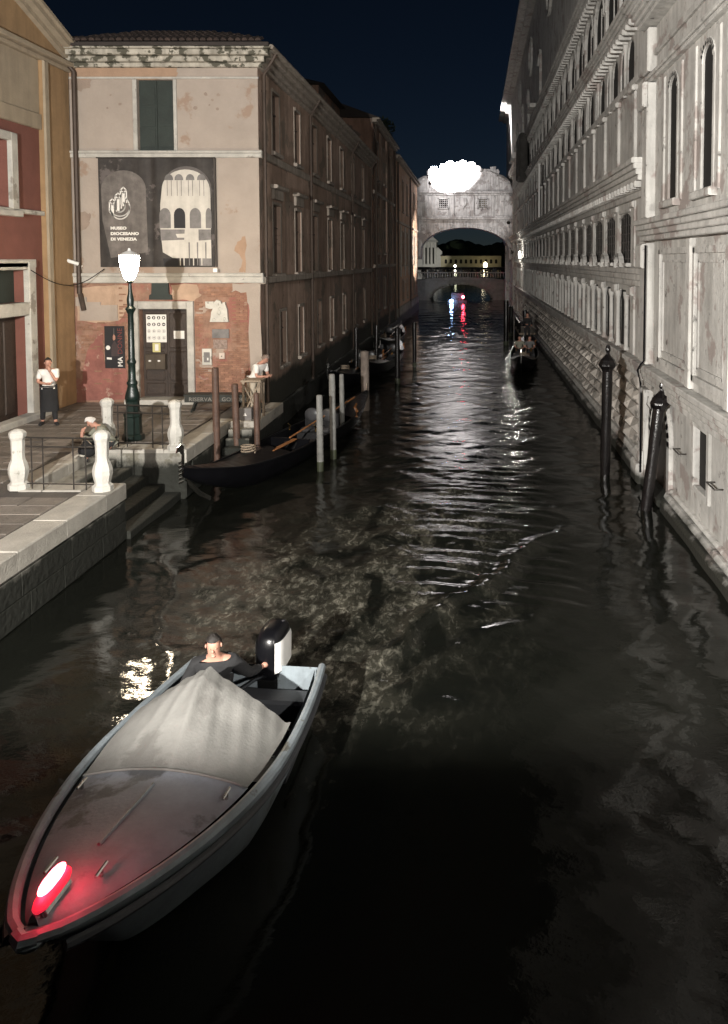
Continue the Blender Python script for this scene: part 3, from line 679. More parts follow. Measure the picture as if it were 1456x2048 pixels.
    m = MB(); m.tube([(-11.72, FY - .14, 4.4), (-11.72, FY - .14, 10.9), (-11.9, FY - .3, 11.2)], .07, 8); m.build('downpipe', copper, mus)
    m = MB(); m.tube([(-11.62, FY - .1, 3.9), (-11.70, FY - .14, 4.4)], .07, 8); m.build('downpipe_shoe', copper, mus)
build_museum()

# flat and fixed things on the facade
def flat(nm, a, b, c, d, w0, w1, m, root, bev=.004):
    mb = MB(TF); mb.bbox(fx(a), fx(b), fz(d), fz(c), w0, w1, bev); return mb.build(nm, m, root)
def build_banner():
    t = thing('museum_banner', (fx(317), FY - .1, fz(535)), 'large dark printed museum banner hung over the first floor of the facade', 'banner')
    # cloth with vertical folds
    a, b, c, d = fx(203), fx(432), fz(534), fz(317); nx, nz = 60, 30; vs = []; fs = []
    def wv(u, v):
        k = (u - a) / (b - a)
        return .075 + .012 * sin(k * 37 + v * .7) + .03 * math.exp(-((k - .5) / .03) ** 2) * (.4 + .6 * v) - .025 * math.exp(-((k - .45) / .02) ** 2)
    for j in range(nz + 1):
        for i in range(nx + 1):
            u = a + (b - a) * i / nx; v = c + (d - c) * j / nz; vs.append((u, v, wv(u, j / nz)))
    for j in range(nz):
        for i in range(nx): q = j * (nx + 1) + i; fs.append((q, q + 1, q + nx + 2, q + nx + 1))
    mb = MB(TF); mb.add(vs, fs); mb.build('cloth', banner_dk, t, smooth=True)
    # printed picture: arches and arcades
    def P(px, py): return (fx(px), fz(py))
    L = .098
    def poly(pts, m, l, nm='print'):
        k = MB(TF); k.prism([P(*q) for q in pts], l, l + .002); return k.build(nm, m, t)
    s = 240 / 1456.0
    Z = lambda x, y: (200 + x * s, 310 + y * s)
    A = [Z(*q) for q in arc(320, 420, 270, 180, 360, 16, 230)]
    poly(A + [Z(600, 1180), Z(150, 1250), Z(60, 800)], banner_mid, L)
    B = [Z(*q) for q in arc(1080, 430, 300, 180, 360, 16, 290)]
    poly(B + [Z(1375, 520), Z(775, 520)], mat('banner_arch_print', (.10, .09, .085), .75, var=.3, bump=.3), L)
    C = [Z(*q) for q in arc(1070, 430, 290, 180, 355, 16, 250)]
    poly(C + [Z(1365, 520), Z(1365, 1255), Z(900, 1250), Z(780, 1180), Z(755, 900), Z(760, 600)], banner_lt, L + .003)
    for x in (870, 990, 1125, 1260):
        poly([Z(*q) for q in arc(x, 300, 52, 180, 360, 8, 65)] + [Z(x + 50, 310), Z(x - 50, 310)], ink_g, L + .006)
        for q in (-22, 28): poly([Z(x + q - 4, 312), Z(x + q + 4, 312), Z(x + q + 3, 500), Z(x + q - 3, 500)], ink_g, L + .006)
    for x in (815, 990, 1180, 1340):
        r = 68 if x < 1300 else 36
        poly([Z(*q) for q in arc(x, 730, r, 180, 360, 8, 85)] + [Z(x + r, 890), Z(x - r, 890)], ink_g if x != 990 else ink, L + .006)
    poly([Z(755, 905), Z(1050, 905), Z(1040, 1030), Z(760, 1040)], ink_g, L + .006)
    poly([Z(1215, 905), Z(1365, 905), Z(1365, 1030), Z(1215, 1040)], ink_g, L + .006)
    poly([Z(940, 960), Z(1060, 955), Z(1060, 1005), Z(960, 1005)], banner_lt, L + .009)
    for x in (990, 1035, 1100, 1150, 1200, 1250, 1300): poly([Z(x - 9, 1060), Z(x + 9, 1060), Z(x + 5, 1340), Z(x - 7, 1340)], ink_g if x in (1100, 1200, 1300) else banner_lt, L + .009)
    poly([Z(780, 1255), Z(960, 1260), Z(960, 1345), Z(790, 1345)], ink, L + .006); poly([Z(1220, 1255), Z(1370, 1255), Z(1370, 1345), Z(1220, 1345)], ink_g, L + .006)
    # emblem: three towers over a half ring
    em = MB(TF)
    def rb(pts, w=16, closed=False): ribbon(em, [P(*Z(*q)) for q in pts], w * s * (fx(301) - fx(300)), L + .008, L + .012, closed)
    for (x, y0, y1, w) in ((185, 535, 690, 36), (255, 465, 670, 36), (320, 395, 600, 36)):
        rb([(x, y0), (x + w, y0 + 35), (x, y0 + 68), (x - w, y0 + 35)], 14, True)
        rb([(x - w, y0 + 35), (x - w, y1)], 14); rb([(x + w, y0 + 35), (x + w, y1 - 20)], 14); rb([(x, y0 + 68), (x, y1 + 15)], 30)
    rb([Z_ for Z_ in arc(275, 640, 118, -60, 175, 18, 140)], 15)
    rb([Z_ for Z_ in arc(272, 640, 118, -5, 175, 18, 105)], 12)
    rb([Z_ for Z_ in arc(270, 625, 66, -40, 130, 12, 70)], 14)
    rb([(150, 690), (200, 745)], 14)
    em.build('emblem', paper, t)
    for i, wd in enumerate(('MUSEO', 'DIOCESANO', 'DI VENEZIA')):
        p = P(*Z(155, 905 + i * 66))
        text_part('lettering', wd, .115 if True else 0, paper, t, (p[0], FY - L - .012, p[1]), (1, 0, 0), (0, 0, 1), (0, -1, 0), bold=.006, xs=1.22)
    m = MB(); m.tube([(a - .05, FY - .09, d + .01), (b + .06, FY - .09, d + .01)], .018, 6); m.build('hanging_bar', iron, t)
    m = MB(); m.tube([(b + .04, FY - .07, d + .01), (b + .04, FY - .07, c)], .02, 6); m.build('side_bar', iron, t)
build_banner()
def build_facade_things():
    for (a, b, lab) in ((243, 283, 'first'), (357, 371, 'second')):
        pass
    t = thing('stone_tablet', (fx(195), FY, fz(640)), 'pale stepped stone tablet set in the brick left of the lamp', 'plaque')
    m = MB(TF); m.prism([(fx(158), fz(641)), (fx(234), fz(641)), (fx(233), fz(610)), (fx(200), fz(610)), (fx(200), fz(604)), (fx(172), fz(604)), (fx(172), fz(594)), (fx(150), fz(594)), (fx(150), fz(612)), (fx(158), fz(612))], .018, .05); m.build('slab', plaster, t)
    # exhibition poster
    t = thing('exhibition_poster', (fx(226), FY, fz(735)), 'black exhibition poster with a robed figure and vertical MADONNE lettering', 'poster')
    flat('board', 206, 246, 652, 736, .024, .045, ink, t)
    def pp(pts, m_, l=.048, nm='print'): k = MB(TF); k.prism([(fx(a), fz(b)) for a, b in pts], l, l + .002); return k.build(nm, m_, t)
    pp([(220, 690), (226, 681), (233, 690), (235, 712), (219, 712)], mat('poster_robe', (.05, .035, .035), .7, var=.3, bump=0))
    pp([(223, 672), (225, 668), (228, 672), (228, 678), (225, 681), (223, 678)], skin_m, .051)
    pp(arc(213, 695, 4.5, 0, 360, 12)[:-1], paper, .051); pp([(210, 714), (220, 715), (220, 719), (210, 718)], paper, .051); pp([(225, 656), (226, 656), (226, 668), (225, 668)], ink_g, .051)
    p0 = (fx(241.5), FY - .052, fz(733)); text_part('lettering', 'MA', .20, paper, t, p0, (0, 0, 1), (-1, 0, 0), (0, -1, 0), bold=.004)
    text_part('lettering', 'DONNE', .20, ink_r, t, (fx(241.5), FY - .052, fz(708)), (0, 0, 1), (-1, 0, 0), (0, -1, 0), xs=1.05)
    # plaque over the door
    t = thing('dark_plaque', (fx(321), FY, fz(598)), 'dark stepped slab fixed directly over the museum door', 'plaque')
    m = MB(TF); m.prism([(fx(298), fz(599)), (fx(344), fz(599)), (fx(343), fz(590)), (fx(338), fz(588)), (fx(337), fz(566)), (fx(304), fz(566)), (fx(303), fz(588)), (fx(299), fz(590))], .002, .09); m.build('slab', dark_green, t)
    # carved relief
    t = thing('carved_relief', (fx(434), FY, fz(643)), 'white carved stone relief of a veiled figure right of the door', 'relief')
    Z = lambda x, y: (fx(390 + x * 150 / 1024), fz(570 + y * 300 / 2048))
    m = MB(TF); m.prism([Z(135, 225), Z(250, 225), Z(250, 320), Z(200, 325), Z(140, 310)], .01, .06); m.build('arm', post_white, t)
    m = MB(TF); m.prism([Z(200, 500), Z(455, 500), Z(445, 440), Z(440, 330), Z(415, 265), Z(415, 230), Z(385, 235), Z(370, 260), Z(350, 215), Z(300, 200), Z(262, 235), Z(250, 310), Z(222, 370), Z(215, 440)], .01, .11); m.build('figure', post_white, t)
    m = MB(TF); m.T = None
    for (x, y, rx, ry) in ((320, 265, .022, .045), (330, 370, .06, .09), (260, 470, .05, .05), (400, 460, .05, .06)):
        u, v = Z(x, y); m.ball((u, FY - .11, v), (rx, .03, ry), 8, 6)
    m.build('carving', post_white, t, smooth=True)
    t = thing('dark_sign_plate', (fx(439), FY, fz(676)), 'small dark metal plate under the carved relief', 'plaque')
    flat('plate', 422, 456, 658, 676, .02, .045, ink_g, t)
    t = thing('clear_sign_panel', (fx(441), FY, fz(696)), 'scratched glossy panel under the dark metal plate', 'plaque'); flat('panel', 424, 452, 679, 697, .02, .035, mat('perspex', (.26, .2, .17), .15, var=.4, scale=14, bump=.3), t)
    t = thing('intercom', (fx(411), FY, fz(729)), 'white framed intercom panel beside the museum door', 'intercom')
    flat('frame', 402, 421, 697, 729, .02, .07, post_white, t); flat('screen', 405.5, 417.5, 704, 724, .071, .076, ink_g, t); flat('button', 412, 415, 715, 720, .077, .082, paper, t)
    t = thing('bell_box', (fx(441), FY, fz(718)), 'small pale bell box right of the intercom', 'box'); flat('case', 436, 447, 705, 717, .02, .07, mat('bell_pale', (.5, .42, .36), .7, bump=.1), t); m = MB(); m.ball((fx(441), FY - .075, fz(712)), .02, 8, 6); m.build('button', ink_g, t)
    # door notices (on the door leaves)
    DW = -.212
    def on_door(a, b, c, d, m_, t, nm, off=0.0): k = MB(TF); k.box(fx(a), fx(b), fz(d), fz(c), DW + off, DW + off + .004); return k.build(nm, m_, t)
    t = thing('rules_notice', (fx(303), FY + .2, fz(686)), 'white sheet of sixteen round pictograms on the left door leaf', 'notice')
    on_door(283, 324, 630, 686, paper, t, 'sheet')
    for r in range(4):
        for c in range(4):
            cx, cy = 288.5 + c * 10, 636.5 + r * 13.5; u, v = fx(cx), fz(cy); R = .052
            k = MB(TF)
            if r < 2: k.prism(arc(u, v, R, 0, 360, 14)[:-1], DW + .0045, DW + .006)
            else: ribbon(k, arc(u, v, R, 0, 360, 14)[:-1], .006, DW + .0045, DW + .006, True)
            k.build('pictogram', ink if r < 2 else ink_g, t)
            k = MB(TF)
            sh_ = [[(-.03, -.012), (.03, -.012), (.03, .012), (-.03, .012)], [(-.008, -.035), (.01, -.035), (.022, .0), (.008, .035), (-.01, .03)], [(-.02, -.035), (.02, -.03), (.01, .035), (-.01, .035)], [(0, -.035), (.03, .0), (0, .035), (-.03, 0)]][(c + r) % 4]
            k.prism([(u + a_, v + b_) for a_, b_ in sh_], DW + .0065, DW + .008); k.build('symbol', paper if r < 2 else ink_g, t)
    t = thing('yellow_notice', (fx(302), FY + .2, fz(706)), 'small yellow notice under the pictogram sheet', 'notice')
    on_door(295, 311, 687, 706, yellow, t, 'sheet'); on_door(300, 307, 690, 703, paper, t, 'label_area', .0045)
    t = thing('mailbox', (fx(303), FY + .2, fz(740)), 'double metal letter box on the left door leaf', 'mailbox')
    k = MB(TF); k.bbox(fx(283), fx(323), fz(740), fz(709), DW, DW + .12, .012); k.build('case', mat('mailbox_metal', (.10, .08, .06), .45, metal=.5, bump=.1), t)
    for a in (286, 304.5):
        k = MB(TF); k.bbox(fx(a), fx(a + 16.5), fz(737), fz(712), DW + .121, DW + .13, .005); k.build('flap', MATS['mailbox_metal'], t)
        k = MB(TF); k.box(fx(a + 4), fx(a + 9), fz(724), fz(721), DW + .131, DW + .134); k.build('name_label', paper, t)
    t = thing('paper_notice', (fx(349), FY + .2, fz(679)), 'blank white paper notice on the right door leaf', 'notice'); on_door(338.5, 360, 663, 679, paper, t, 'sheet')
    # security camera and small light
    t = thing('security_camera', (fx(157), FY, fz(528)), 'white security camera at the left end of the lower string course', 'camera')
    m = MB(); u, v = fx(155), fz(524); m.tube([(u - .12, FY - .38, v + .05), (u + .12, FY - .2, v - .06)], .055, 8); m.build('housing', white_pl, t)
    m = MB(); m.tube([(u + .1, FY - .22, v - .06), (u + .12, FY - .05, v - .12), (u + .12, FY, v - .12)], .025, 6); m.tube([(u + .12, FY - .1, v - .11), (u + .12, FY - .1, v - .22)], .04, 6); m.build('bracket', white_pl, t)
    t = thing('spot_fitting', (fx(436), FY, fz(541)), 'small white flood fitting at the lower right corner of the banner', 'lamp')
    m = MB(); u, v = fx(436), fz(540); m.box(u - .07, u + .05, FY - .25, FY - .14, v - .06, v + .05); m.tube([(u, FY - .15, v), (u, FY, v)], .02, 6); m.build('housing', white_pl, t)
    for (a, b) in ((209, 283), (357, 368)):
        pass
build_facade_things()

# ================================================================ ORANGE BUILDING (far left), facade x = OX
OX = -12.05
TO = lambda u, v, w: (OX + w, u, v)
def build_orange():
    t = thing('stucco_building', (OX, 19, PZ), 'red and ochre stucco building with a stone doorway at the far left', 'building')
    def oy(px): return 12.0 * 0 + (-OX) * FPX / (CX - px)          # approx distance at this plane
    def oz(px, py): return D(px, py, oy(px))[1]
    y0, y1 = 14.0, FY - .05
    Y = oy
    winy = (17.4, Y(22)); win = (winy[0], winy[1], oz(20, 412), oz(20, 280))
    door = (17.2, Y(47), PZ, oz(30, 632)); tran = (17.2, Y(47), oz(30, 606), oz(30, 540))
    m = MB(TO); wall_sheet(m, y0, y1, .8, 10.95, [win, door, tran], .35); m.build('wall', red_plaster, t)
    m = MB(TO); m.box(y0, y1, .8, 10.9, -3, -.36); m.build('interior_core', void, t)
    m = MB(TO); m.bbox(Y(86), y1 - .02, PZ, 10.9, .002, .14, .02); m.build('corner_pilaster', ochre, t)
    m = MB(TO); m.bbox(Y(86) - .0, Y(86) + .22, PZ, 10.9, .142, .20, .02); m.build('pilaster_fillet', cream, t)
    m = MB(TO); m.bbox(y0, Y(86) - .01, 9.0, 9.42, .002, .10, .02); m.build('string_course', cream, t)
    m = MB(TO); m.bbox(y0, Y(86) - .01, 9.42, 10.9, .002, .04, .01); m.build('frieze', cream, t)
    zs = oz(60, 420); m = MB(TO); m.bbox(y0, Y(86) - .01, zs - .12, zs, .002, .12, .02); m.build('sill_course', stone, t)
    zs = oz(60, 535); m = MB(TO); m.bbox(y0, Y(64), zs, zs + .22, .002, .14, .02); m.build('door_cornice', stone, t)
    # pediment with raking cornice
    yc = (y1 + 12.0) / 2
    m = MB(TO); m.prism([(14, 11.15), (y1 + .35, 11.15), (y1 + .35, 11.22), (14.0, 14.4)], .0, .10); m.build('pediment', ochre, t)
    m = MB(TO)
    for (z0, z1, w) in ((10.9, 11.02, .18), (11.02, 11.16, .34), ): m.bbox(y0, y1 + .3, z0, z1 - .002, .0, w, .02)
    m.build('cornice', cream, t)
    m = MB(TO)
    for k, (d0, d1, w) in enumerate(((.0, .16, .24), (.16, .32, .42), (.32, .42, .52))):
        m.prism([(y1 + .35, 11.05 + d0), (y1 + .35, 11.05 + d1), (14.0, 14.4 + d1), (14.0, 14.4 + d0)], 0, w)
    m.build('raking_cornice', cream, t)
    # window with stone surround
    w = MB(TO); w.bbox(win[1], win[1] + .28, win[2] - .1, win[3] + .22, .002, .12, .02); w.bbox(win[0], win[1] - .002, win[3], win[3] + .22, .002, .12, .02); w.bbox(win[0] - .2, win[1] + .35, win[2] - .26, win[2] - .1, .002, .18, .02)
    wo_ = w.build('window', stone, t); p = MB(TO); p.box(win[0], win[1], win[2], win[3], -.3, -.28); p.build('pane', glass_dk, wo_)
    p = MB(TO)
    for k in range(4): p.box(win[1] - .12 - k * .3, win[1] - .08 - k * .3, win[2], win[3], -.27, -.22)
    p.build('glazing_bar', dark_wood, wo_)
    d = MB(TO); d.bbox(door[1], door[1] + .32, PZ, tran[3] + .22, .002, .16, .02); d.build('door_jamb', stone, t)
    d = MB(TO); d.bbox(door[0], door[1] - .002, door[3], tran[2], .002 - .1, .15, .02); d.build('door_lintel', stone, t)
    d = MB(TO); d.bbox(door[0], door[1] - .002, tran[3], tran[3] + .2, .002, .14, .02); d.build('transom_head', stone, t)
    d = MB(TO); d.box(door[0], door[1], PZ, door[3], -.30, -.26); d.build('door', dark_wood, t)
    for k in range(5):
        d = MB(TO); a = door[1] - .12 - k * .55; d.bbox(a - .42, a, PZ + .2, door[3] - .15, -.26, -.23, .02); d.build('door_panel', dark_wood, t)
    d = MB(TO); d.box(tran[0], tran[1], tran[2], tran[3], -.28, -.26); d.build('transom_pane', dark_green, t)
    d = MB(TO); d.bbox(door[0], Y(86), PZ - .02, PZ + .16, .003, .32, .02); d.build('door_step', stone, t)
    m = MB()
    pts = []
    for i in range(13):
        k = i / 12; pts.append((OX + .16 + k * .9, Y(50) + (FY - .1 - Y(50)) * k, oz(50, 540) - .45 * sin(pi * k) + (0.0) * k))
    m.tube(pts, .013, 5); m.build('cable', black, t)
    # return to the left of the museum: small gap wall
    m = MB(); m.box(-30, OX - .5, 8, 30, .8, 11); m.build('rear_block', red_plaster, t)
build_orange()

# ================================================================ HOUSES ALONG THE LEFT OF THE CANAL
def canal_house(name, label, x, y0, y1, h, wmat, windows, roofover=.45, roof_h=.9, courses=(), plinth=.7):
    T = lambda u, v, w: (x + w, u, v)
    t = thing(name, (x, (y0 + y1) / 2, 0), label, 'building', 'houses along the left side of the canal')
    ops = [(y - w / 2, y + w / 2, z0, z1) for (y, w, z0, z1) in windows]
    m = MB(T); wall_sheet(m, y0, y1, -.6, h, ops, .12); m.build('wall', wmat, t)
    m = MB(); m.box(x - 9, x - .15, y0 + .02, y1 - .02, -.6, h - .02); m.build('interior_core', void, t)
    m = MB(); m.box(x - 9, x - .001, y0, y0 + .018, -.6, h - .01); m.build('end_wall', wmat, t)
    for (a, b, c, d) in ops:
        fr = MB(T); e = .12
        fr.bbox(a - e, a, c - .02, d + e, .002, .05, .01); fr.bbox(b, b + e, c - .02, d + e, .002, .05, .01); fr.bbox(a, b, d, d + e, .002, .05, .01); fr.bbox(a - .18, b + .18, c - .16, c - .02, .002, .14, .02)
        w = fr.build('window', trim_side, t); p = MB(T); p.box(a, b, c, d, -.14, -.11); p.build('pane', glass_dk, w)
    for z in courses: m = MB(T); m.bbox(y0, y1, z, z + .22, .002, .12, .03); m.build('string_course', trim_side, t)
    m = MB(T); m.bbox(y0, y1, -.5, plinth, .002, .14, .03); m.build('plinth', quay_wall, t)
    m = MB(T); m.bbox(y0 - .1, y1, h - .25, h - .1, 0, roofover * .6, .02); m.bbox(y0 - .1, y1, h - .1, h, 0, roofover, .02); m.build('cornice', trim_side, t)
    m = MB(); m.add([(x + roofover, y0 - .1, h + .01), (x + roofover, y1, h + .01), (x - 4.5, y1, h + roof_h * 2), (x - 4.5, y0 - .1, h + roof_h * 2), (x - 9, y1, h + .01), (x - 9, y0 - .1, h + .01)], [(0, 1, 2, 3), (3, 2, 4, 5), (0, 3, 5), (1, 4, 2)]); m.build('roof', roof_dk, t)
    return t, T
plaster_b2 = mat('brown_brick_plaster', (.30, .185, .135), .9, var=.3, scale=.7, streak=.5, stain=(.16, .13, .11), stain_t=.52, bump=.6, algae=((.035, .035, .028), 1.5))
plaster_b3 = mat('apricot_plaster', (.46, .29, .20), .9, var=.2, scale=.9, streak=.6, stain=(.42, .36, .30), stain_t=.56, bump=.5, algae=((.035, .035, .028), 1.4))
ws = [(y, .9, z0, z1) for y in (48.6, 52.0, 55.6) for (z0, z1) in ((10.6, 12.9), (5.9, 8.8), (2.2, 4.2))]
t2, T2 = canal_house('canal_house', 'tall brown canal house in the middle of the left row', -6.22, BYE + .01, 58.9, 14.1, plaster_b2, ws, courses=(9.5, 4.9))
for y in (47.0, 54.0, 58.3): m = MB(); m.tube([(-6.1, y, .8), (-6.1, y, 13.8)], .07, 8); m.build('downpipe', copper, t2)
m = MB(T2)
for k in range(3): m.bbox(49.7 + k * 3.3, 50.4 + k * 3.3, 4.9, 13.7, .002, .10, .03)
m.build('chimney_breast', plaster_side, t2)
ws = [(y, .95, z0, z1) for y in (61.5, 65.5, 69.5, 73.5, 77.6) for (z0, z1) in ((9.6, 12.2), (5.0, 7.8), (2.0, 3.6))]
t3, T3 = canal_house('canal_house', 'apricot canal house beside the enclosed white bridge', -6.2, 59.0, 82.2, 13.6, plaster_b3, ws, courses=(8.4,), plinth=1.5)
for y in (60.2, 71.6): m = MB(); m.tube([(-6.05, y, .8), (-6.05, y, 13.2)], .07, 8); m.build('downpipe', copper, t3)
for y in (63.5, 67.5, 71.5, 75.5, 79.6):
    m = MB(T3)
    for k in range(9): m.bbox(y - (.5 if k % 2 else .36), y + (.5 if k % 2 else .36), 4.0 + k * .48, 4.46 + k * .48, .002, .07 if k % 2 else .05, .01)
    m.build('stone_quoin', stone, t3)
# upper set-back block seen over the museum roof
m = MB(); t4 = thing('rear_house', (-11, 47, 0), 'dark roofed house rising behind the museum roof', 'building')
m.box(-17, -8.2, 40.0, 52, 11, 14.6); m.build('wall', plaster_b2, t4)
m = MB(); m.add([(-17.5, 39.5, 14.6), (-7.8, 39.5, 14.6), (-7.8, 52.5, 14.6), (-17.5, 52.5, 14.6), (-12.6, 42, 16.2), (-12.6, 50, 16.2)], [(0, 3, 2, 1), (0, 1, 4), (1, 2, 5, 4), (2, 3, 5), (3, 0, 4, 5)]); m.build('roof', roof_dk, t4)
# roof terrace shrub
t = thing('roof_shrub', (-6.8, 56.5, 14.0), 'dark shrub growing on a roof terrace above the brown house', 'plant')
m = MB()
for i in range(500):
    a = RND.uniform(0, 2 * pi); b_ = RND.uniform(-1, 1); r = RND.random() ** .4 * (1 + .25 * sin(a * 3)); c = Vector((cos(a) * sqrt(1 - b_ * b_) * r * .8, sin(a) * sqrt(1 - b_ * b_) * r * 1.2, b_ * r * .75 + .95))
    d = Vector((RND.uniform(-1, 1), RND.uniform(-1, 1), RND.uniform(-1, 1))).normalized() * .13; e = d.orthogonal().normalized() * .08
    m.quad(tuple(Vector((-6.8, 56.5, 14.3)) + c - d), tuple(Vector((-6.8, 56.5, 14.3)) + c - e), tuple(Vector((-6.8, 56.5, 14.3)) + c + d), tuple(Vector((-6.8, 56.5, 14.3)) + c + e))
m.build('crown', leaf, t, kind='stuff')
m = MB(); m.tube([(-6.8, 56.5, 13.9), (-6.8, 56.5, 15.0)], .06, 6); m.build('trunk', dark_wood, t)

# ================================================================ RIGHT: MARBLE PALACE
RX = 4.3
TP = lambda u, v, w: (RX - w, u, v)
NE = 18.35                                   # end of the near wing
PE = 100.0
pal = thing('marble_palace', (RX, 50, 0), 'long marble palace with rusticated base and arched windows on the right of the canal', 'building')
wing = thing('marble_wing', (RX, 12, 0), 'near marble wing with slit windows and a water gate at the right edge', 'building')
rs = random.Random(21)
def build_palace():
    bays = []; y = 21.35
    while y < 82: bays.append(y); y += 2.28
    # wall with all openings, storey by storey
    ops = []
    lowW = [(b - .72, b + .72, 2.95, 4.55) for b in bays]; midW = [(b - .80, b + .80, 5.32, 6.72) for b in bays]
    upW = [(b + o - .43, b + o + .43, 10.25, 11.45) for b in bays for o in (-.5, .5)]
    big = [(b - .95, b + .95, 12.25, 14.25) for b in bays]
    ops = lowW + midW + upW + big
    zt = 23.9
    m = MB(TP); 
    for (v0, v1) in ((-.8, 2.9), (2.9, 5.2), (5.2, 7.0), (7.0, 10.1), (10.1, 11.6), (11.6, 14.6)):
        sub = [o for o in ops if o[2] >= v0 - .001 and o[3] <= v1 + .001]; wall_sheet(m, NE, PE, v0, v1, sub, .045)
    m.quad((NE, 14.6, 0), (PE, 14.6, 0), (PE, zt, 0), (NE, zt, 0)); m.quad((NE, 11, 0), (NE, zt, 0), (NE, zt, -6), (NE, 11, -6))
    m.build('wall', palace, pal)
    core = MB(); core.box(RX + .16, RX + 9, NE + .1, PE, -.8, 14.6); core.box(RX + .1, RX + 9, NE + .1, PE, 14.61, zt - .01); core.build('interior_core', void, pal)
    # plinth
    m = MB(TP); m.bbox(NE, PE, -.6, .28, .002, .26, .05); m.bbox(NE, PE, .281, .48, .002, .17, .06); m.build('plinth', palace, pal)
    # diamond pointed rustication
    bw, bh = .80, .385
    b = MB(lambda u, v, w: (-w, u, v)); k = .02
    b.add([(k, k, .0), (bw - k, k, .0), (bw - k, bh - k, .0), (k, bh - k, .0), (k, k, .05), (bw - k, k, .05), (bw - k, bh - k, .05), (k, bh - k, .05), (bw * .42, bh / 2, .20), (bw * .58, bh / 2, .20)],
          [(0, 1, 5, 4), (1, 2, 6, 5), (2, 3, 7, 6), (3, 0, 4, 7), (4, 5, 9, 8), (5, 6, 9), (6, 7, 8, 9), (7, 4, 8)])
    me = b.mesh('rustic_block', palace_block); cnt = 0; rest = MB(TP)
    r = 0; rows = 5; cols = int((PE - NE - 1) / bw)
    for c in range(cols):
        for r in range(rows):
            u = NE + 1.02 + c * bw - (bw / 2 if r % 2 else 0); v = .50 + r * bh * 1.0
            if cnt < 300:
                inst('rustic_block', me, (RX, u, v), pal, scale=(rs.uniform(.7, 1.25), 1, 1)); cnt += 1
            else:
                d = .15 * rs.uniform(.6, 1.2); rest.add([(u + k, v + k, .04), (u + bw - k, v + k, .04), (u + bw - k, v + bh - k, .04), (u + k, v + bh - k, .04), (u + bw / 2, v + bh / 2, d)], [(0, 1, 4), (1, 2, 4), (2, 3, 4), (3, 0, 4)])
    rest.build('rustication', palace_block, pal, kind='stuff')
    def band(z0, z1, w, nm='string_course', y0=NE, y1=PE, steps=2, T=TP, p=pal):
        m = MB(T)
        for i in range(steps):
            a = z0 + (z1 - z0) * i / steps; c = z0 + (z1 - z0) * (i + 1) / steps
            m.bbox(y0, y1, a, c - .004, .002, w * (.55 + .45 * (i + 1) / steps), .02)
        return m.build(nm, palace, p)
    band(2.44, 2.84, .24, steps=3); band(4.72, 5.20, .20, 'entablature', steps=3); band(7.0, 7.35, .12, 'frieze', steps=2); band(7.35, 7.9, .48, 'cornice', steps=4)
    band(10.0, 10.2, .12, 'sill_course', steps=1); band(11.55, 11.98, .50, 'cornice', steps=4); band(14.45, 14.95, .5, 'cornice', steps=3)
    m = MB(TP); m.bbox(NE, PE, zt - .5, zt - .25, .002, .5, .03); m.bbox(NE, PE, zt - .24, zt + .1, .002, 1.05, .04); m.build('eaves_cornice', palace, pal)
    # pilasters and columns
    half = 1.14
    colp = [(.13, 0), (.13, .06), (.095, .10), (.09, 1.35), (.10, 1.40), (.14, 1.52), (.15, 1.62)]
    cm = MB(); cm.lathe(colp, n=10); cme = cm.mesh('engaged_column', palace, smooth=True)
    pil = MB(TP)
    for b_ in bays:
        c = b_ - half
        for (z0, z1, w, hw) in ((2.86, 4.7, .05, .24), (5.22, 6.98, .04, .20), (7.92, 9.85, .08, .24), (12.0, 14.4, .05, .18)):
            pil.bbox(c - hw, c + hw, z0, z1, .002, w, .02)
        pil.bbox(c - .30, c + .30, 4.45, 4.69, .052, .15, .03); pil.bbox(c - .3, c + .3, 9.86, 10.0, .002, .16, .03); pil.bbox(c - .24, c + .24, 6.8, 6.97, .042, .12, .03)
        if b_ < 62:
            for o in (-.60, .60): inst('engaged_column', cme, (RX - .07, b_ + o, 2.90), pal, scale=(.7, .7, 1))
            inst('engaged_column', cme, (RX - .05, b_, 9.95), pal, scale=(.5, .5, .9))
    pil.build('pilaster_order', palace, pal, kind='stuff')
    # windows: lower openings, grilled mezzanine, twin lights, great arches
    brk = MB(TP)
    for i, b_ in enumerate(bays):
        # little hoods between storeys
        for o in (0,):
            A = arc(b_, 5.22, .42, 0, 180, 8, .34); ribbon(brk, A, .10, .122, .26)
        a, c, z0, z1 = midW[i]
        fr = MB(TP); spandrels(fr, a, c, z1 - .30, z1, -.04, -.002, 6); fr.bbox(a - .12, a, z0, z1 + .1, .002, .02, .01); fr.bbox(c, c + .12, z0, z1 + .1, .002, .02, .01); fr.bbox(a, c, z1, z1 + .1, .002, .05, .01); fr.bbox(a - .15, c + .15, z0 - .1, z0 - .002, .002, .18, .02)
        w = fr.build('grille_window', palace, pal)
        p = MB(TP); p.box(a, c, z0, z1, -.10, -.046); p.build('pane', void, w)
        if b_ < 45:
            g = MB(TP)
            for k in range(5): u = a + (c - a) * (k + .5) / 5; g.box(u - .018, u + .018, z0, z1, -.03, -.005)
            for k in range(6): v = z0 + (z1 - z0) * (k + .5) / 6; g.box(a, c, v - .018, v + .018, -.04, -.02)
            g.build('grille', iron, w)
        a, c, z0, z1 = lowW[i]; p = MB(TP); p.box(a, c, z0, z1, -.10, -.046); p.build('lower_window', void if rs.random() < .7 else palace, pal)
        fr = MB(TP)
        for o in (-.5, .5): spandrels(fr, b_ + o - .43, b_ + o + .43, 11.0, 11.45, -.07, -.002, 6)
        fr.bbox(b_ - .07, b_ + .07, 10.25, 11.45, -.085, -.01, .02)
        w = fr.build('twin_window', palace, pal); p = MB(TP); p.box(b_ - .94, b_ + .94, 10.25, 11.45, -.10, -.046); p.build('pane', void, w)
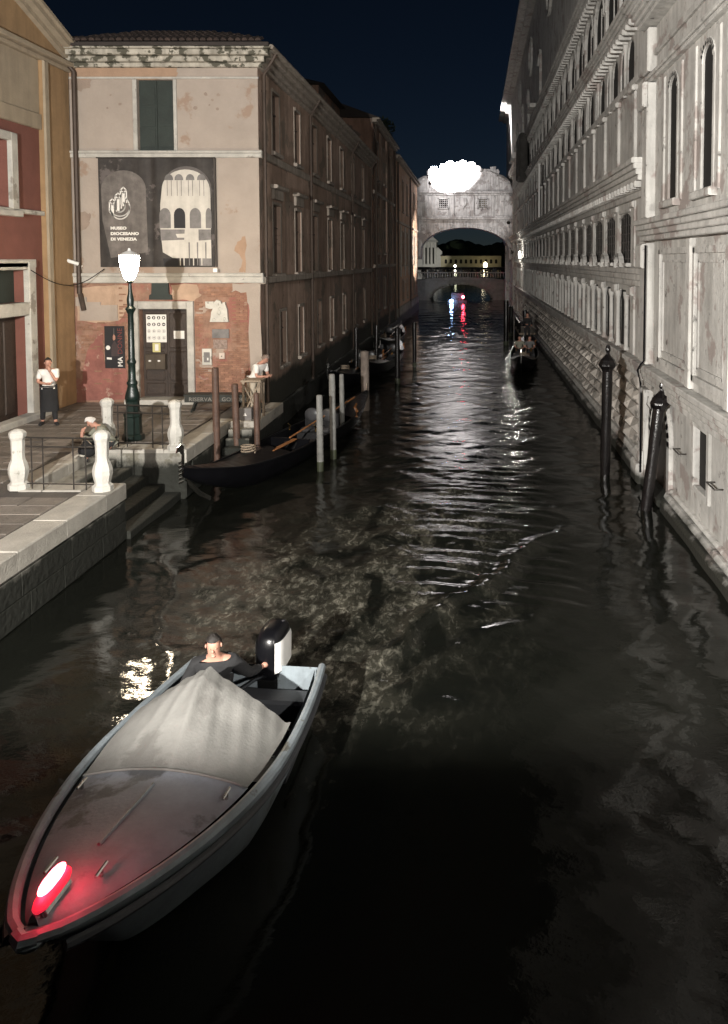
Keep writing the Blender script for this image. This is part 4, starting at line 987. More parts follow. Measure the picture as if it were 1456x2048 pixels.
        a, c, z0, z1 = big[i]
        fr = MB(TP); spandrels(fr, a, c, 13.4, z1, -.07, -.002, 8); ribbon(fr, arc(b_, 13.4, .98, 0, 180, 10, .95), .14, .002, .09)
        fr.bbox(b_ - .05, b_ + .05, z0, 13.9, -.08, -.02, .01); fr.bbox(a, c, z0, z0 + .3, -.08, .08, .03)
        w = fr.build('arched_window', palace, pal); p = MB(TP); p.box(a, c, z0, z1, -.10, -.046); p.build('pane', void, w)
    brk.build('window_hoods', palace, pal, kind='stuff')
    # brackets under the cornices
    br = MB(TP); u = NE + .3
    while u < 80:
        br.bbox(u, u + .12, 7.2, 7.36, .12, .34, .02); br.bbox(u, u + .12, 11.42, 11.56, .002, .34, .02); br.bbox(u, u + .14, 14.28, 14.46, .002, .34, .02); u += .44
    br.build('cornice_brackets', palace, pal, kind='stuff')
    # upper wall: round windows, pointed dark openings
    for (y, z, r) in ((57.0, 20.6, 1.25), (43.0, 20.6, 1.25), (70, 20.6, 1.1)):
        A = arc(y, z, r, 0, 360, 20)[:-1]; m = MB(TP); ribbon(m, A, .3, .002, .16, True); w = m.build('oculus', palace, pal)
        m = MB(TP); m.prism(arc(y, z, r - .1, 0, 360, 20)[:-1], .004, .02); m.build('pane', void, w)
    for (y, z0, z1) in ((59.5, 15.2, 18.6), (66.0, 15.2, 18.8), (49, 15.3, 18.8), (74, 15.2, 18.6)):
        m = MB(TP); ribbon(m, [(y - .7, z0), (y - .7, z1 - .7)] + arc(y, z1 - .7, .7, 180, 0, 10), .22, .002, .16); w = m.build('arched_window', palace, pal)
        m = MB(TP); m.prism([(y - .62, z0), (y + .62, z0)] + arc(y, z1 - .7, .62, 0, 180, 10), .004, .02); m.build('pane', void, w)
        m = MB(TP); m.bbox(y - 1.1, y + 1.1, z0 - .25, z0, .002, .8, .04)
        m.build('balcony', palace, pal)
    # large dark hood shapes (projecting balcony and aedicule near the bridge)
    m = MB(TP); m.bbox(56.5, 60.5, 11.6, 14.9, .3, .95, .15); m.build('projecting_bay', mat('dark_bay_stone', (.05, .047, .043), .9, var=.4, bump=.7), pal)  # whole bay given one near-black stone colour
    # corner piers towards the bridge
    for (y, w) in ((63.0, .14), (72.0, .18), (77.5, .30), (90.0, .55)):
        m = MB(TP); m.bbox(y, y + 1.0, -.5, 13.9, .002, w, .05); m.build('pier', palace, pal)
    m = MB(); m.tube([(RX - .5, 44.0, 7.9), (RX - .5, 44.0, 10.9), (RX - .5, 44, 11.0)], [.05, .05, .09], 8); m.build('downpipe', white_pl, pal, label='bright thin pipe standing on the cornice')
build_palace()

def build_wing():
    y0, y1 = 4.0, NE
    gate = (16.15, 17.75, -.5, 2.15); sq = (13.55, 14.35, 1.05, 2.2)
    slits = [(y - .31, y + .31, 6.75, 9.35) for y in (16.35, 13.95, 11.3, 8.6)]
    m = MB(TP); wall_sheet(m, y0, y1, -.8, 2.3, [gate, sq], .07); wall_sheet(m, y0, y1, 2.3, 6.2, [], .3); wall_sheet(m, y0, y1, 6.2, 16.5, slits, .03)
    m.quad((NE, -.8, 0), (NE, 16.5, 0), (NE, 16.5, -5), (NE, -.8, -5)); m.build('wall', palace, wing)
    m = MB(); m.box(RX + .12, RX + 6, y0, y1 - .02, -.8, 16.4); m.build('interior_core', void, wing)
    def band(z0, z1, w, nm='string_course', steps=2, ya=y0, yb=y1):
        m = MB(TP)
        for i in range(steps):
            a = z0 + (z1 - z0) * i / steps; c = z0 + (z1 - z0) * (i + 1) / steps
            m.bbox(ya, yb, a, c - .004, .002, w * (.5 + .5 * (i + 1) / steps), .02)
        return m.build(nm, palace, wing)
    for (ya, yb) in ((y0, gate[0] - .1), (gate[1] + .1, y1)):
        m = MB(TP); m.bbox(ya, yb, -.6, .22, .002, .28, .06); m.bbox(ya, yb, .221, .36, .002, .20, .06); m.bbox(ya, yb, .361, .46, .002, .10, .04); m.build('plinth', palace, wing)
    band(2.32, 2.46, .14, steps=1); band(2.47, 2.86, .26, steps=3); band(5.85, 6.35, .42, 'cornice', 4); band(9.62, 9.8, .18, steps=2); band(10.9, 11.3, .6, 'cornice', 4); band(10.2, 10.35, .08, 'frieze_moulding', 1)
    # gate arch
    m = MB(TP); spandrels(m, gate[0], gate[1], 1.4, 2.15, -.065, -.003, 10); ribbon(m, [(gate[0] - .06, .0), (gate[0] - .06, 1.4)] + arc(16.95, 1.4, .86, 180, 0, 14, .86) + [(gate[1] + .06, 0)], .2, .002, .10)
    g = m.build('water_gate', palace, wing); m = MB(TP); m.box(gate[0], gate[1], -.5, 2.15, -.10, -.07); m.build('gate_leaf', dark_wood, g)
    m = MB(TP); m.bbox(gate[0] + .002, gate[1] - .002, .0, .16, -.06, .3, .03); m.build('gate_step', quay_wall, g)
    m = MB(TP); m.bbox(sq[0] - .14, sq[0], sq[2] - .12, sq[3] + .14, .002, .06, .01); m.bbox(sq[1], sq[1] + .14, sq[2] - .12, sq[3] + .14, .002, .06, .01); m.bbox(sq[0], sq[1], sq[3], sq[3] + .14, .002, .06, .01); m.bbox(sq[0], sq[1], sq[2] - .12, sq[2], .002, .06, .01)
    w = m.build('square_window', palace, wing); p = MB(TP); p.box(sq[0], sq[1], sq[2], sq[3], -.10, -.07); p.build('pane', void, w)
    # framed panels between the two mouldings
    for (a, b) in ((14.9, 17.2), (12.6, 14.5), (10.2, 12.2), (7.8, 9.8)):
        m = MB(TP); A = [(a, 3.1), (b, 3.1), (b, 5.6), (a, 5.6)]; ribbon(m, A, .13, .002, .07, True); ribbon(m, [(a + .22, 3.32), (b - .22, 3.32), (b - .22, 5.38), (a + .22, 5.38)], .05, .002, .035, True); m.build('wall_panel', palace, wing)
    for y in (14.7, 12.4, 10.0):
        m = MB(TP); m.bbox(y - .13, y + .13, 2.88, 5.83, .002, .12, .02); m.build('pilaster', palace, wing)
    # corner pier
    for (z0, z1) in ((-.5, 2.28), (2.9, 5.8), (6.4, 9.58), (9.84, 10.86)):
        m = MB(TP); m.bbox(17.9, 18.45, z0, z1, .002, .22, .03); m.build('corner_pier', palace, wing)
    for q in (9.0, 5.2):
        m = MB(TP); m.bbox(17.85, 18.51, q, q + .58, .222, .34, .04); m.build('pier_capital', palace, wing)
    m = MB(TP); m.bbox(17.84, 18.5, .0, .5, .222, .40, .05); m.bbox(17.86, 18.48, .501, .8, .222, .32, .05); m.build('pier_base', palace, wing)
    for (a, b, z0, z1) in slits:
        c = (a + b) / 2; m = MB(TP); spandrels(m, a, b, z1 - .24, z1, -.045, -.002, 8)
        for (o, w_, d) in ((.0, .12, .02),): m.bbox(a - w_, a, z0 - .05, z1 - .24, .002, d, .01); m.bbox(b, b + w_, z0 - .05, z1 - .24, .002, d, .01)
        ribbon(m, arc(c, z1 - .24, .36, 180, 0, 10, .30), .10, .002, .03)
        m.bbox(a - .30, b + .30, z0 - .2, z0 - .052, .002, .16, .02)
        for q in (a - .46, b + .34): m.bbox(q, q + .12, z0 - .1, 9.5, .002, .04, .02)
        w = m.build('slit_window', palace, wing); p = MB(TP); p.box(a, b, z0, z1, -.09, -.031); p.build('pane', void, w)
    # dark cable / pipe down the corner
    m = MB(); x = RX - .30
    m.tube([(x + .05, 17.75, 5.75), (x + .05, 17.78, 3.0), (x - .03, 17.8, 2.9), (x - .06, 17.95, 2.75), (x - .02, 17.8, 2.45), (x, 17.8, 2.2), (x, 17.82, .3)], .026, 7); m.build('downpipe', black, wing)
    # iron mooring handles
    for (y, z) in ((15.2, 1.48), (12.95, 1.45)):
        m = MB(); m.tube([(RX - .01, y - .22, z), (RX - .16, y - .22, z), (RX - .16, y + .22, z), (RX - .01, y + .22, z)], .016, 6); m.build('mooring_handle', iron, wing)
build_wing()

# ================================================================ ENCLOSED WHITE BRIDGE
BY = 84.0
def build_sighs():
    X = lambda px: D(px, 400, BY)[0]
    Zz = lambda py: D(930, py, BY)[1]
    TB = lambda u, v, w: (u, BY - w, v)
    t = thing('enclosed_bridge', (-1.0, BY, 6), 'floodlit enclosed white stone bridge with scrolled gable joining the two banks', 'bridge')
    xl, xr = -6.35, 4.3; cx = (xl + xr) / 2; hw = (xr - xl) / 2
    z0, z1, zc = Zz(490), Zz(437), Zz(386); crown = Zz(455)
    A = arc(cx, z0 - .7, hw - .35, 172, 8, 28, crown - z0 + .7)
    m = MB(TB); m.prism([(xl, z0 - 1.6), (xl, z1), (xr, z1), (xr, z0 - 1.6)] + [(xr - .35, z0 - 1.6)] + A[::-1] + [(xl + .35, z0 - 1.6)], -3.0, 0)
    m.build('arch', bridge_st, t)
    m = MB(TB); B_ = arc(cx, z0 - .7, hw - .35 + .34, 172, 8, 28, crown - z0 + .7 + .34)
    for i in range(28): m.prism([A[i], A[i + 1], B_[i + 1], B_[i]], .002, .10)
    m.build('archivolt', bridge_st, t)
    for k in range(5, 24, 3):
        a = A[k]; m = MB(TB); m.bbox(a[0] - .12, a[0] + .12, a[1] + .12, a[1] + .5, .062, .20, .06); m.build('carved_keystone', bridge_st, t)
    wins = [(X(877), X(897), Zz(417), Zz(397)), (X(956), X(975), Zz(417), Zz(397))]
    m = MB(TB); wall_sheet(m, xl, xr, z1, zc, wins, .35); m.build('gallery_wall', bridge_st, t)
    m = MB(); m.box(xl, xr, BY + .4, BY + 3.0, z1, zc); m.build('gallery_core', bridge_st, t)
    for a, b, c, d in wins:
        f = MB(TB); ribbon(f, [(a, c), (b, c), (b, d), (a, d)], .16, .002, .12, True); w = f.build('window', bridge_st, t)
        g = MB(TB); n = 5
        for i in range(n + 1):
            u = a + (b - a) * i / n; v = c + (d - c) * i / n
            g.box(u - .03, u + .03, c, d, -.18, -.12); g.box(a, b, v - .03, v + .03, -.181, -.119)
        g.build('stone_grille', bridge_st, w); p = MB(TB); p.box(a, b, c, d, -.34, -.32); p.build('pane', void if a < cx - .5 else mat('pale_bridge_pane', (.16, .14, .09), .6, bump=0), w)  # right window takes a paler pane colour
    m = MB(TB)
    for (za, zb, w) in ((z1 - .12, z1 + .12, .42), (z1 + .121, z1 + .30, .22), (zc - .22, zc - .04, .26), (zc - .03, zc + .14, .55)): m.bbox(xl, xr, za, zb, .002, w, .03)
    m.build('cornice', bridge_st, t)
    for px in (833, 852, 867, 905, 945, 985, 1005, 1022):
        u = X(px); m = MB(TB); m.bbox(u - .2, u + .2, z1 + .31, zc - .24, .002, .12, .03); m.build('pilaster', bridge_st, t)
    u, v = X(925), (z1 + zc) / 2 + .35
    m = MB(TB); m.prism([(u - .4, v + .5), (u + .4, v + .5), (u + .42, v - .1), (u, v - .7), (u - .42, v - .1)], .002, .16); m.build('coat_of_arms', bridge_st, t)
    # gable
    P = lambda *q: [(X(a), Zz(b)) for a, b in q]
    m = MB(TB); m.prism(P((834, 386), (836, 358), (848, 352), (862, 352), (880, 344), (886, 338), (980, 338), (992, 346), (1008, 352), (1020, 362), (1026, 386)), -.8, .05); m.build('gable', bridge_st, t)
    m = MB(TB); ribbon(m, P((838, 362), (856, 356), (876, 350)), .22, .052, .30); m.build('raking_moulding', bridge_st, t); m = MB(TB); ribbon(m, P((975, 344), (995, 352), (1018, 366)), .22, .052, .30)
    m.build('raking_moulding', bridge_st, t)
    for (a, b, r) in ((888, 336, 8), (901, 331, 9), (926, 331, 10), (914, 334, 9), (943, 333, 9), (956, 339, 7)):
        m = MB(TB); k = X(a + r) - X(a); m.prism(arc(X(a), Zz(b), k, 0, 360, 14)[:-1], -.25, .2 + .01 * r); m.build('shell_ornament', bridge_st, t)
    m = MB(TB)
    m.prism(P((880, 346), (884, 338), (892, 333), (900, 329), (910, 328), (916, 330), (918, 326), (934, 326), (936, 331), (942, 329), (952, 332), (959, 338), (963, 345)), -.5, .12); m.build('crest', bridge_st, t)
    for (a, s_) in ((868, 1), (986, -1)):
        m = MB(TB); m.prism(P((a - 13, 350), (a - 14, 343), (a - 9, 338), (a - 5, 340), (a - 6, 334), (a + 6, 333), (a + 5, 340), (a + 10, 338), (a + 13, 344), (a + 9, 352)), -.3, .15); m.build('scroll_ornament', bridge_st, t)
    m = MB(); m.add([(xl, BY + .8, zc + .1), (xr, BY + .8, zc + .1), (xr, BY + 3, zc + .1), (xl, BY + 3, zc + .1), (xl, BY + 1.9, zc + 1.2), (xr, BY + 1.9, zc + 1.2)], [(0, 1, 5, 4), (3, 4, 5, 2), (0, 4, 3), (1, 2, 5)]); m.build('roof', roof_dk, t)
build_sighs()

# ================================================================ LOW STONE BRIDGE BEHIND + CROWD
LY = 101.0
def build_low_bridge():
    t = thing('low_stone_bridge', (-2.3, LY, 0), 'low stone bridge with balustrade and people beyond the enclosed bridge', 'bridge')
    T = lambda u, v, w: (u, LY - w, v)
    xl, xr = -8.5, 6.5; cx = -1.75
    A = arc(cx, .1, 4.1, 178, 2, 24, 2.15)
    m = MB(T); m.prism([(xl, -1), (xl, 2.5), (cx - 4, 2.95), (cx, 3.1), (cx + 4, 2.95), (xr, 2.5), (xr, -1), (cx + 4.1, -1)] + A[::-1] + [(cx - 4.1, -1)], -7, 0); m.build('arch', mat('low_bridge_stone', (.30, .29, .27), .85, var=.25, bump=.5), t)
    m = MB(T); ribbon(m, A, .3, .002, .1); m.build('archivolt', stone, t)
    m = MB(T); m.bbox(xl, xr, 3.62, 3.78, -.25, .06, .02); m.build('handrail', stone, t)
    bm = MB(); bm.lathe([(.09, 0), (.05, .1), (.09, .28), (.05, .5), (.08, .56)], n=6); me = bm.mesh('baluster', stone)
    u = xl + .2
    while u < xr: inst('baluster', me, (u, LY + .1, 3.05), t); u += .34
    m = MB(); m.box(xl, xr, LY, LY + 7, 2.6, 2.64); m.build('deck', pave, t)
build_low_bridge()

# ================================================================ FAR SHORE
def build_far():
    FYD = 480.0
    X = lambda px, py=520: D(px, py, FYD)[0]
    Z = lambda py: D(900, py, FYD)[1]
    white = mat('church_white_stone', (.55, .54, .50), .8, var=.15, scale=.2, bump=.2)
    isl = MB(); isl.box(-260, 300, FYD - 22, FYD + 200, -1, .9); isl.build('island_ground', mortar, kind='structure')
    t = thing('church', (X(862), FYD, 1), 'white floodlit temple fronted church across the lagoon at the left of the far view', 'church')
    TC = lambda u, v, w: (u, FYD - w, v)
    a, b = X(828), X(881); W_ = b - a; top = Z(470)
    m = MB(TC); m.box(X(845), X(873), 1, top - 4, -14, 0); m.build('nave_front', white, t)
    m = MB(TC); m.prism([(X(842), top - 4), (X(876), top - 4), (X(859), top + 1)], -14, .6); m.build('pediment', white, t)
    m = MB(TC); m.prism([(X(828), 1), (X(884), 1), (X(884), Z(503)), (X(876), Z(495)), (X(828), Z(495))], -12, -.4); m.build('aisle_front', white, t)
    for px in (848.5, 856, 863, 870.5):
        m = MB(); m.lathe([(.9, 2.5), (.75, 3), (.68, top - 6), (1.0, top - 4.6)], (X(px), FYD - .7, 0), 10); m.build('column', white, t)
    for px in (852, 860, 867):
        m = MB(TC); m.box(X(px) - .55, X(px) + .55, 3, top - 8, .01, .05); m.build('niche', void, t)
    m = MB(TC); m.bbox(X(842), X(876), top - 4.5, top - 3.9, 0, 1.2, .1); m.build('entablature', white, t)
    light('church_floodlight', 'SPOT', (X(862) + 4, FYD - 30, 2.5), 14000, (1, .97, .9), t, .5, (X(860), FYD, 10), 55)
    # long low waterfront building with arched windows
    t = thing('waterfront_building', (X(950), FYD - 2, 1), 'long low pale building with arched windows across the lagoon', 'building')
    TW = lambda u, v, w: (u, FYD - 2 - w, v)
    wall = mat('waterfront_ochre', (.40, .36, .24), .85, var=.15, scale=.2, bump=.2)
    m = MB(TW); m.box(X(882), X(1002), 1, Z(512), -12, 0); m.build('wall', wall, t)
    m = MB(TW); m.bbox(X(881), X(1003), Z(512), Z(510.5), -12.2, .6, .1); m.build('eaves', roof_dk, t)
    for i in range(11):
        px = 892 + i * 10; u = X(px); m = MB(TW); m.prism([(u - .8, Z(527)), (u + .8, Z(527))] + arc(u, Z(521), .8, 0, 180, 8), .01, .06); m.build('window', void, t)
    glow = emitter('far_lamp_glow', (1, .93, .8), 9); glow2 = emitter('far_lamp_glow_warm', (1, .85, .55), 9)
    for i, (px, py, r) in enumerate(((894, 537, .55), (910, 532, .75), (926, 538, .5), (946.6, 537.5, .6), (970.7, 530.5, 1.3), (979, 538.5, 1.0), (988, 540, 1.1), (962, 540, .8))):
        u, v = D(px, py, FYD - 12); l = thing('shore_lamp', (u, FYD - 12, .9), ('glowing lamp at the left end of the far waterfront', 'oval glowing lamp second from left on the far waterfront', 'small glowing lamp third from left on the far waterfront', 'glowing lamp in the middle of the far waterfront', 'largest warm glowing lamp in front of the far waterfront building', 'bright white lamp just right of the largest far lamp', 'rightmost white lamp on the far waterfront', 'low white lamp just left of the largest far lamp')[i], 'street lamp', 'distant lamps along the far shore')
        m = MB(); m.tube([(0, 0, 0), (0, 0, v - .9)], .12, 6); m.build('pole', iron, l, local=True)
        m = MB(); m.ball((0, 0, v - .9), (r, r, r * (1.6 if r > 1.2 else 1)), 10, 8); m.build('globe', glow2 if r > 1.2 else glow, l, local=True)
    light('waterfront_wash', 'POINT', (X(965), FYD - 14, 7), 350, (1, .85, .55), t, .8)
    light('waterfront_wash', 'POINT', (X(912), FYD - 14, 6), 250, (.9, .95, .6), t, .8)
    # dark wooded mass behind
    m = MB(); rr = random.Random(5)
    for i in range(90):
        px = rr.uniform(868, 1010); c = (D(px, 520, FYD + 30)[0], FYD + 30 + rr.uniform(-8, 20)); h = D(900, 484 + rr.uniform(0, 9) + 6 * sin(px * .06), FYD + 30)[1]
        m.lathe([(3, 0), (6, h * .5), (6.5 + rr.uniform(-1, 1), h * .75), (4, h * .93), (1, h)], (c[0], c[1], 0), 7)
    m.build('distant_trees', leaf, label='dark line of trees behind the far waterfront', kind='stuff')
    m = MB(); m.box(-900, 900, 1500, 1540, -1, 14); m.build('distant_land', leaf, kind='structure')
build_far()

# ================================================================ THE BRIDGE UNDER THE PHOTOGRAPHER
def build_here():
    t = thing('viewpoint_bridge', (0, -2.4, 3.8), 'stone bridge from which the canal is seen', 'bridge')
    m = MB(); m.box(-7, 6, -4.3, -.45, 3.3, 3.8); m.build('deck', pave, t)
    m = MB(); m.box(-7, 6, -.75, -.45, 3.8, 4.78); m.build('parapet', stone, t)
    m = MB(); m.bbox(-7, 6, -.80, -.40, 4.78, 4.88, .02); m.build('handrail', stone, t)
    m = MB(); m.prism([(-7, -1), (-7, 3.3), (6, 3.3), (6, -1), (4.6, -1)] + arc(-1, .2, 5.5, 0, 180, 20, 2.7) + [(-6.6, -1)], 0, 3.8)
    me = m.mesh('arch', quay_wall); 
    o = bpy.data.objects.new('arch', me); COL.objects.link(o); o.rotation_euler = (pi / 2, 0, 0); o.location = (0, -.46, 0); o.parent = t; o.matrix_parent_inverse = world_inv(t)
    m = MB(); m.box(-30, -7, -30, -.4, -1, PZ - .1); m.build('quay_ground', pave, kind='structure')
build_here()
LB = (-4.6, -3.2, 6.45)
def bracket_lamp(LB, power, label):
    t = thing('bridge_lamp', (LB[0], LB[1], 3.8), label, 'street lamp')
    m = MB(); m.lathe([(.2, 0), (.18, .3), (.08, .5), (.07, 2.25), (.16, 2.3)], (0, 0, 0), 12); m.build('column', lamp_green, t, local=True)
    m = MB(); m.lathe([(.30, 3.0), (.2, 3.1), (.03, 3.2)], (0, 0, 0), 12); m.build('cap', lamp_green, t, local=True)
    m = MB(); m.ball((0, 0, 2.9), .10, 12, 8); m.build('bulb', MATS.setdefault('bridge_bulb', None) or MATS.update(bridge_bulb=emitter('bridge_lamp_bulb', (1.0, .95, .88), 30)) or MATS['bridge_bulb'], t, local=True, smooth=True)
    light('lamp_light', 'POINT', LB, power, (1.0, .955, .89), t, .10)
bracket_lamp(LB, 25000, 'lamp at the left end of the bridge behind the viewpoint')
bracket_lamp((3.6, -3.0, 6.40), 6500, 'unseen lamp added behind the viewpoint to brighten the left canal walls')  # unseen second lamp, added as fill for the left canal walls

# floodlights on the bridge
def flood(_n, loc, target, power, col, label, angle, radius=.12):
    t = thing('floodlight', loc, label, 'floodlight')
    d = (Vector(target) - Vector(loc)).normalized(); b = Vector(loc) - d * .25
    m = MB(); m.tube([tuple(b - d * .1), tuple(b), tuple(b + d * .12)], [.10, .17, .20], 10); m.build('housing', iron, t)
    m = MB(); m.tube([tuple(b - d * .05), (b.x, b.y, b.z - .5)], .03, 6); m.build('bracket', iron, t)
    light('beam', 'SPOT', loc, power, col, t, radius, target, angle, .5)
    return t
flood('f', (-4.6, 80.3, 13.6), (-2.85, 84, 14.95), 170000, (1, .97, .98), 'floodlight aimed at the scrolled gable of the white bridge', 62)
light('halo_spot', 'SPOT', (-4.4, 79.6, 13.9), 1500, (1, .97, .98), bpy.data.objects['floodlight'], .12, (-1.6, 84, 13.6), 130, 1.0)  # second wide spot added for a soft halo round the floodlit patch
flood('f', (3.4, 76.0, 9.2), (-1.2, 84, 11.0), 1500, (1, .96, .94), 'unseen floodlight added on the palace side to brighten the body of the white bridge', 80)  # added floodlight, brightens the bridge body only
flood('f', (3.6, 75.2, 6.2), (-6.2, 78.6, 6.8), 16000, (1, .93, .84), 'floodlight on the palace shining across at the apricot house', 42)
wl = thing('wall_lamp', (4.0, 65.0, 5.8), 'small lit lamp on the palace wall near the enclosed bridge', 'wall lamp')
m = MB(); m.ball((3.95, 65.0, 5.85), (.10, .10, .32), 8, 6); m.build('bulb', emitter('wall_lamp_glow', (1, .97, .88), 25), wl)
m = MB(); m.tube([(4.3, 65, 5.4), (3.95, 65, 5.45), (3.95, 65, 5.55)], .03, 6); m.build('bracket', iron, wl)
light('palace_side_light', 'POINT', (3.55, 65.2, 5.9), 260, (1, .95, .85), wl, .1)
light('palace_side_light', 'POINT', (3.3, 86.5, 9.5), 350, (1, .95, .9), wl, .1)  # point light without a fitting, far from the wall lamp itself

# ================================================================ MOORING POLES
def pole(px_b, py_b, py_t, r, m_, label, lean=(0, 0), group='wooden mooring poles on the left', kind='plain', y=None):
    x, yy = G(px_b, py_b, 0) if y is None else (D(px_b, py_b, y)[0], y)
    zt = D(px_b, py_t, yy)[1]
    t = thing('mooring_pole', (x, yy, 0), label, 'mooring pole', group)
    rr = random.Random(int(px_b)); prof = [(r * rr.uniform(.93, 1.07), -1.2 + (zt + 1.2) * k / 9) for k in range(10)]
    prof[-1] = (prof[-1][0] * .98, zt - .02); prof.append((r * .7, zt))
    b = MB(); b.lathe(prof, (-lean[0] * 1.2, -lean[1] * 1.2, 0), 14, lean); b.build('shaft', m_, t, local=True, smooth=True)
    tx, ty = lean[0] * zt, lean[1] * zt
    if kind == 'capped':
        h = MB(); h.lathe([(r * 1.05, zt - .1), (r * 1.2, zt - .04), (r * 1.75, zt + .05), (r * 1.75, zt + .09), (r * 1.35, zt + .20), (r * .6, zt + .30), (r * .35, zt + .34), (r * .36, zt + .38), (r * .52, zt + .43), (r * .5, zt + .50), (r * .3, zt + .57)], (tx, ty, 0), 8, lean); h.build('finial', pole_dk, t, local=True)
        q = MB(); q.tube([(tx - r * 1.3, ty, zt - .1), (tx - r * 2.2, ty - .03, zt + .05), (tx - r * 1.9, ty, zt + .22)], .012, 5); q.build('hook', iron, t, local=True)
    else:
        w = MB(); w.lathe([(r * 1.04, .0), (r * 1.05, .25)], (0, 0, 0), 14, lean); w.build('waterline_band', mat('weed_band', (.03, .035, .018), .6, bump=.4), t, local=True)
    return t
pole(435, 950, 735, .085, pole_br, 'tallest red brown pole leftmost in front of the steps', (-.005, .0))
pole(476, 936, 768, .085, pole_br, 'red brown pole second from left in front of the steps', (-.03, .02))
pole(515, 900, 786, .075, pole_br, 'short red brown pole beside the wooden stand', (-.01, .01), y=19.5)
pole(541, 860, 752, .06, pole_br, 'thin pole just right of the leaning man', (.0, .0))
pole(641, 942, 790, .082, pole_gr, 'nearest grey pole beside the gondola stern', (-.005, .0))
pole(667, 917, 748, .085, pole_gr, 'middle grey pole with a smaller iron pin beside the gondola', (-.01, .0))
pole(685, 868, 748, .075, pole_gr, 'farther grey pole of the three beside the gondola', (-.008, .0))
pole(731, 820, 702, .15, mat('bleached_wood', (.17, .14, .12), .85, var=.35, scale=5, streak=.5, bump=.9, bscale=14), 'thick weathered crooked pole farther up the canal', (-.01, .02))
pole(795, 768, 655, .11, pole_dk, 'dark pole by the second row of gondolas', (.0, .0))
pole(829, 735, 645, .10, pole_dk, 'slender black pole farthest out on the left', (.0, .0))
pole(713, 760, 655, .10, pole_dk, 'dark pole close to the left house wall', (.0, .0))
pole(753, 745, 650, .10, pole_dk, 'dark pole between the thick weathered pole and the houses', (.01, .0))
pole(1210, 948, 735, .13, pole_dk, 'black capped mooring pole in front of the rusticated wall', (.015, .0), 'black capped poles by the palace', 'capped')
pole(1292, 1018, 815, .125, pole_dk, 'leaning black capped mooring pole at the water gate', (.13, .06), 'black capped poles by the palace', 'capped')
for i, (px, py, pt, lab) in enumerate(((1012, 690, 600, 'dark dock pole left of the right hand landing stage'), (1022, 672, 612, 'dark dock pole against the palace corner'), (1050, 668, 620, 'short dark dock pole by the palace steps'))):
    pole(px, py, pt, .16, pole_dk, lab, group='dark poles at the palace landing')
t = thing('landing_stage', (3.4, 50, 0), 'dark wooden landing stage against the palace', 'jetty')
m = MB(); m.box(2.9, 4.0, 48.0, 53, .6, .72); m.build('deck', wood, t)
for y in (48.2, 50.5, 52.8): m = MB(); m.tube([(2.95, y, -1), (2.95, y, 1.4)], .07, 8); m.build('leg', pole_dk, t)
m = MB(); m.tube([(2.95, 48.2, 1.35), (2.95, 52.8, 1.35)], .05, 6); m.build('rail', pole_dk, t)

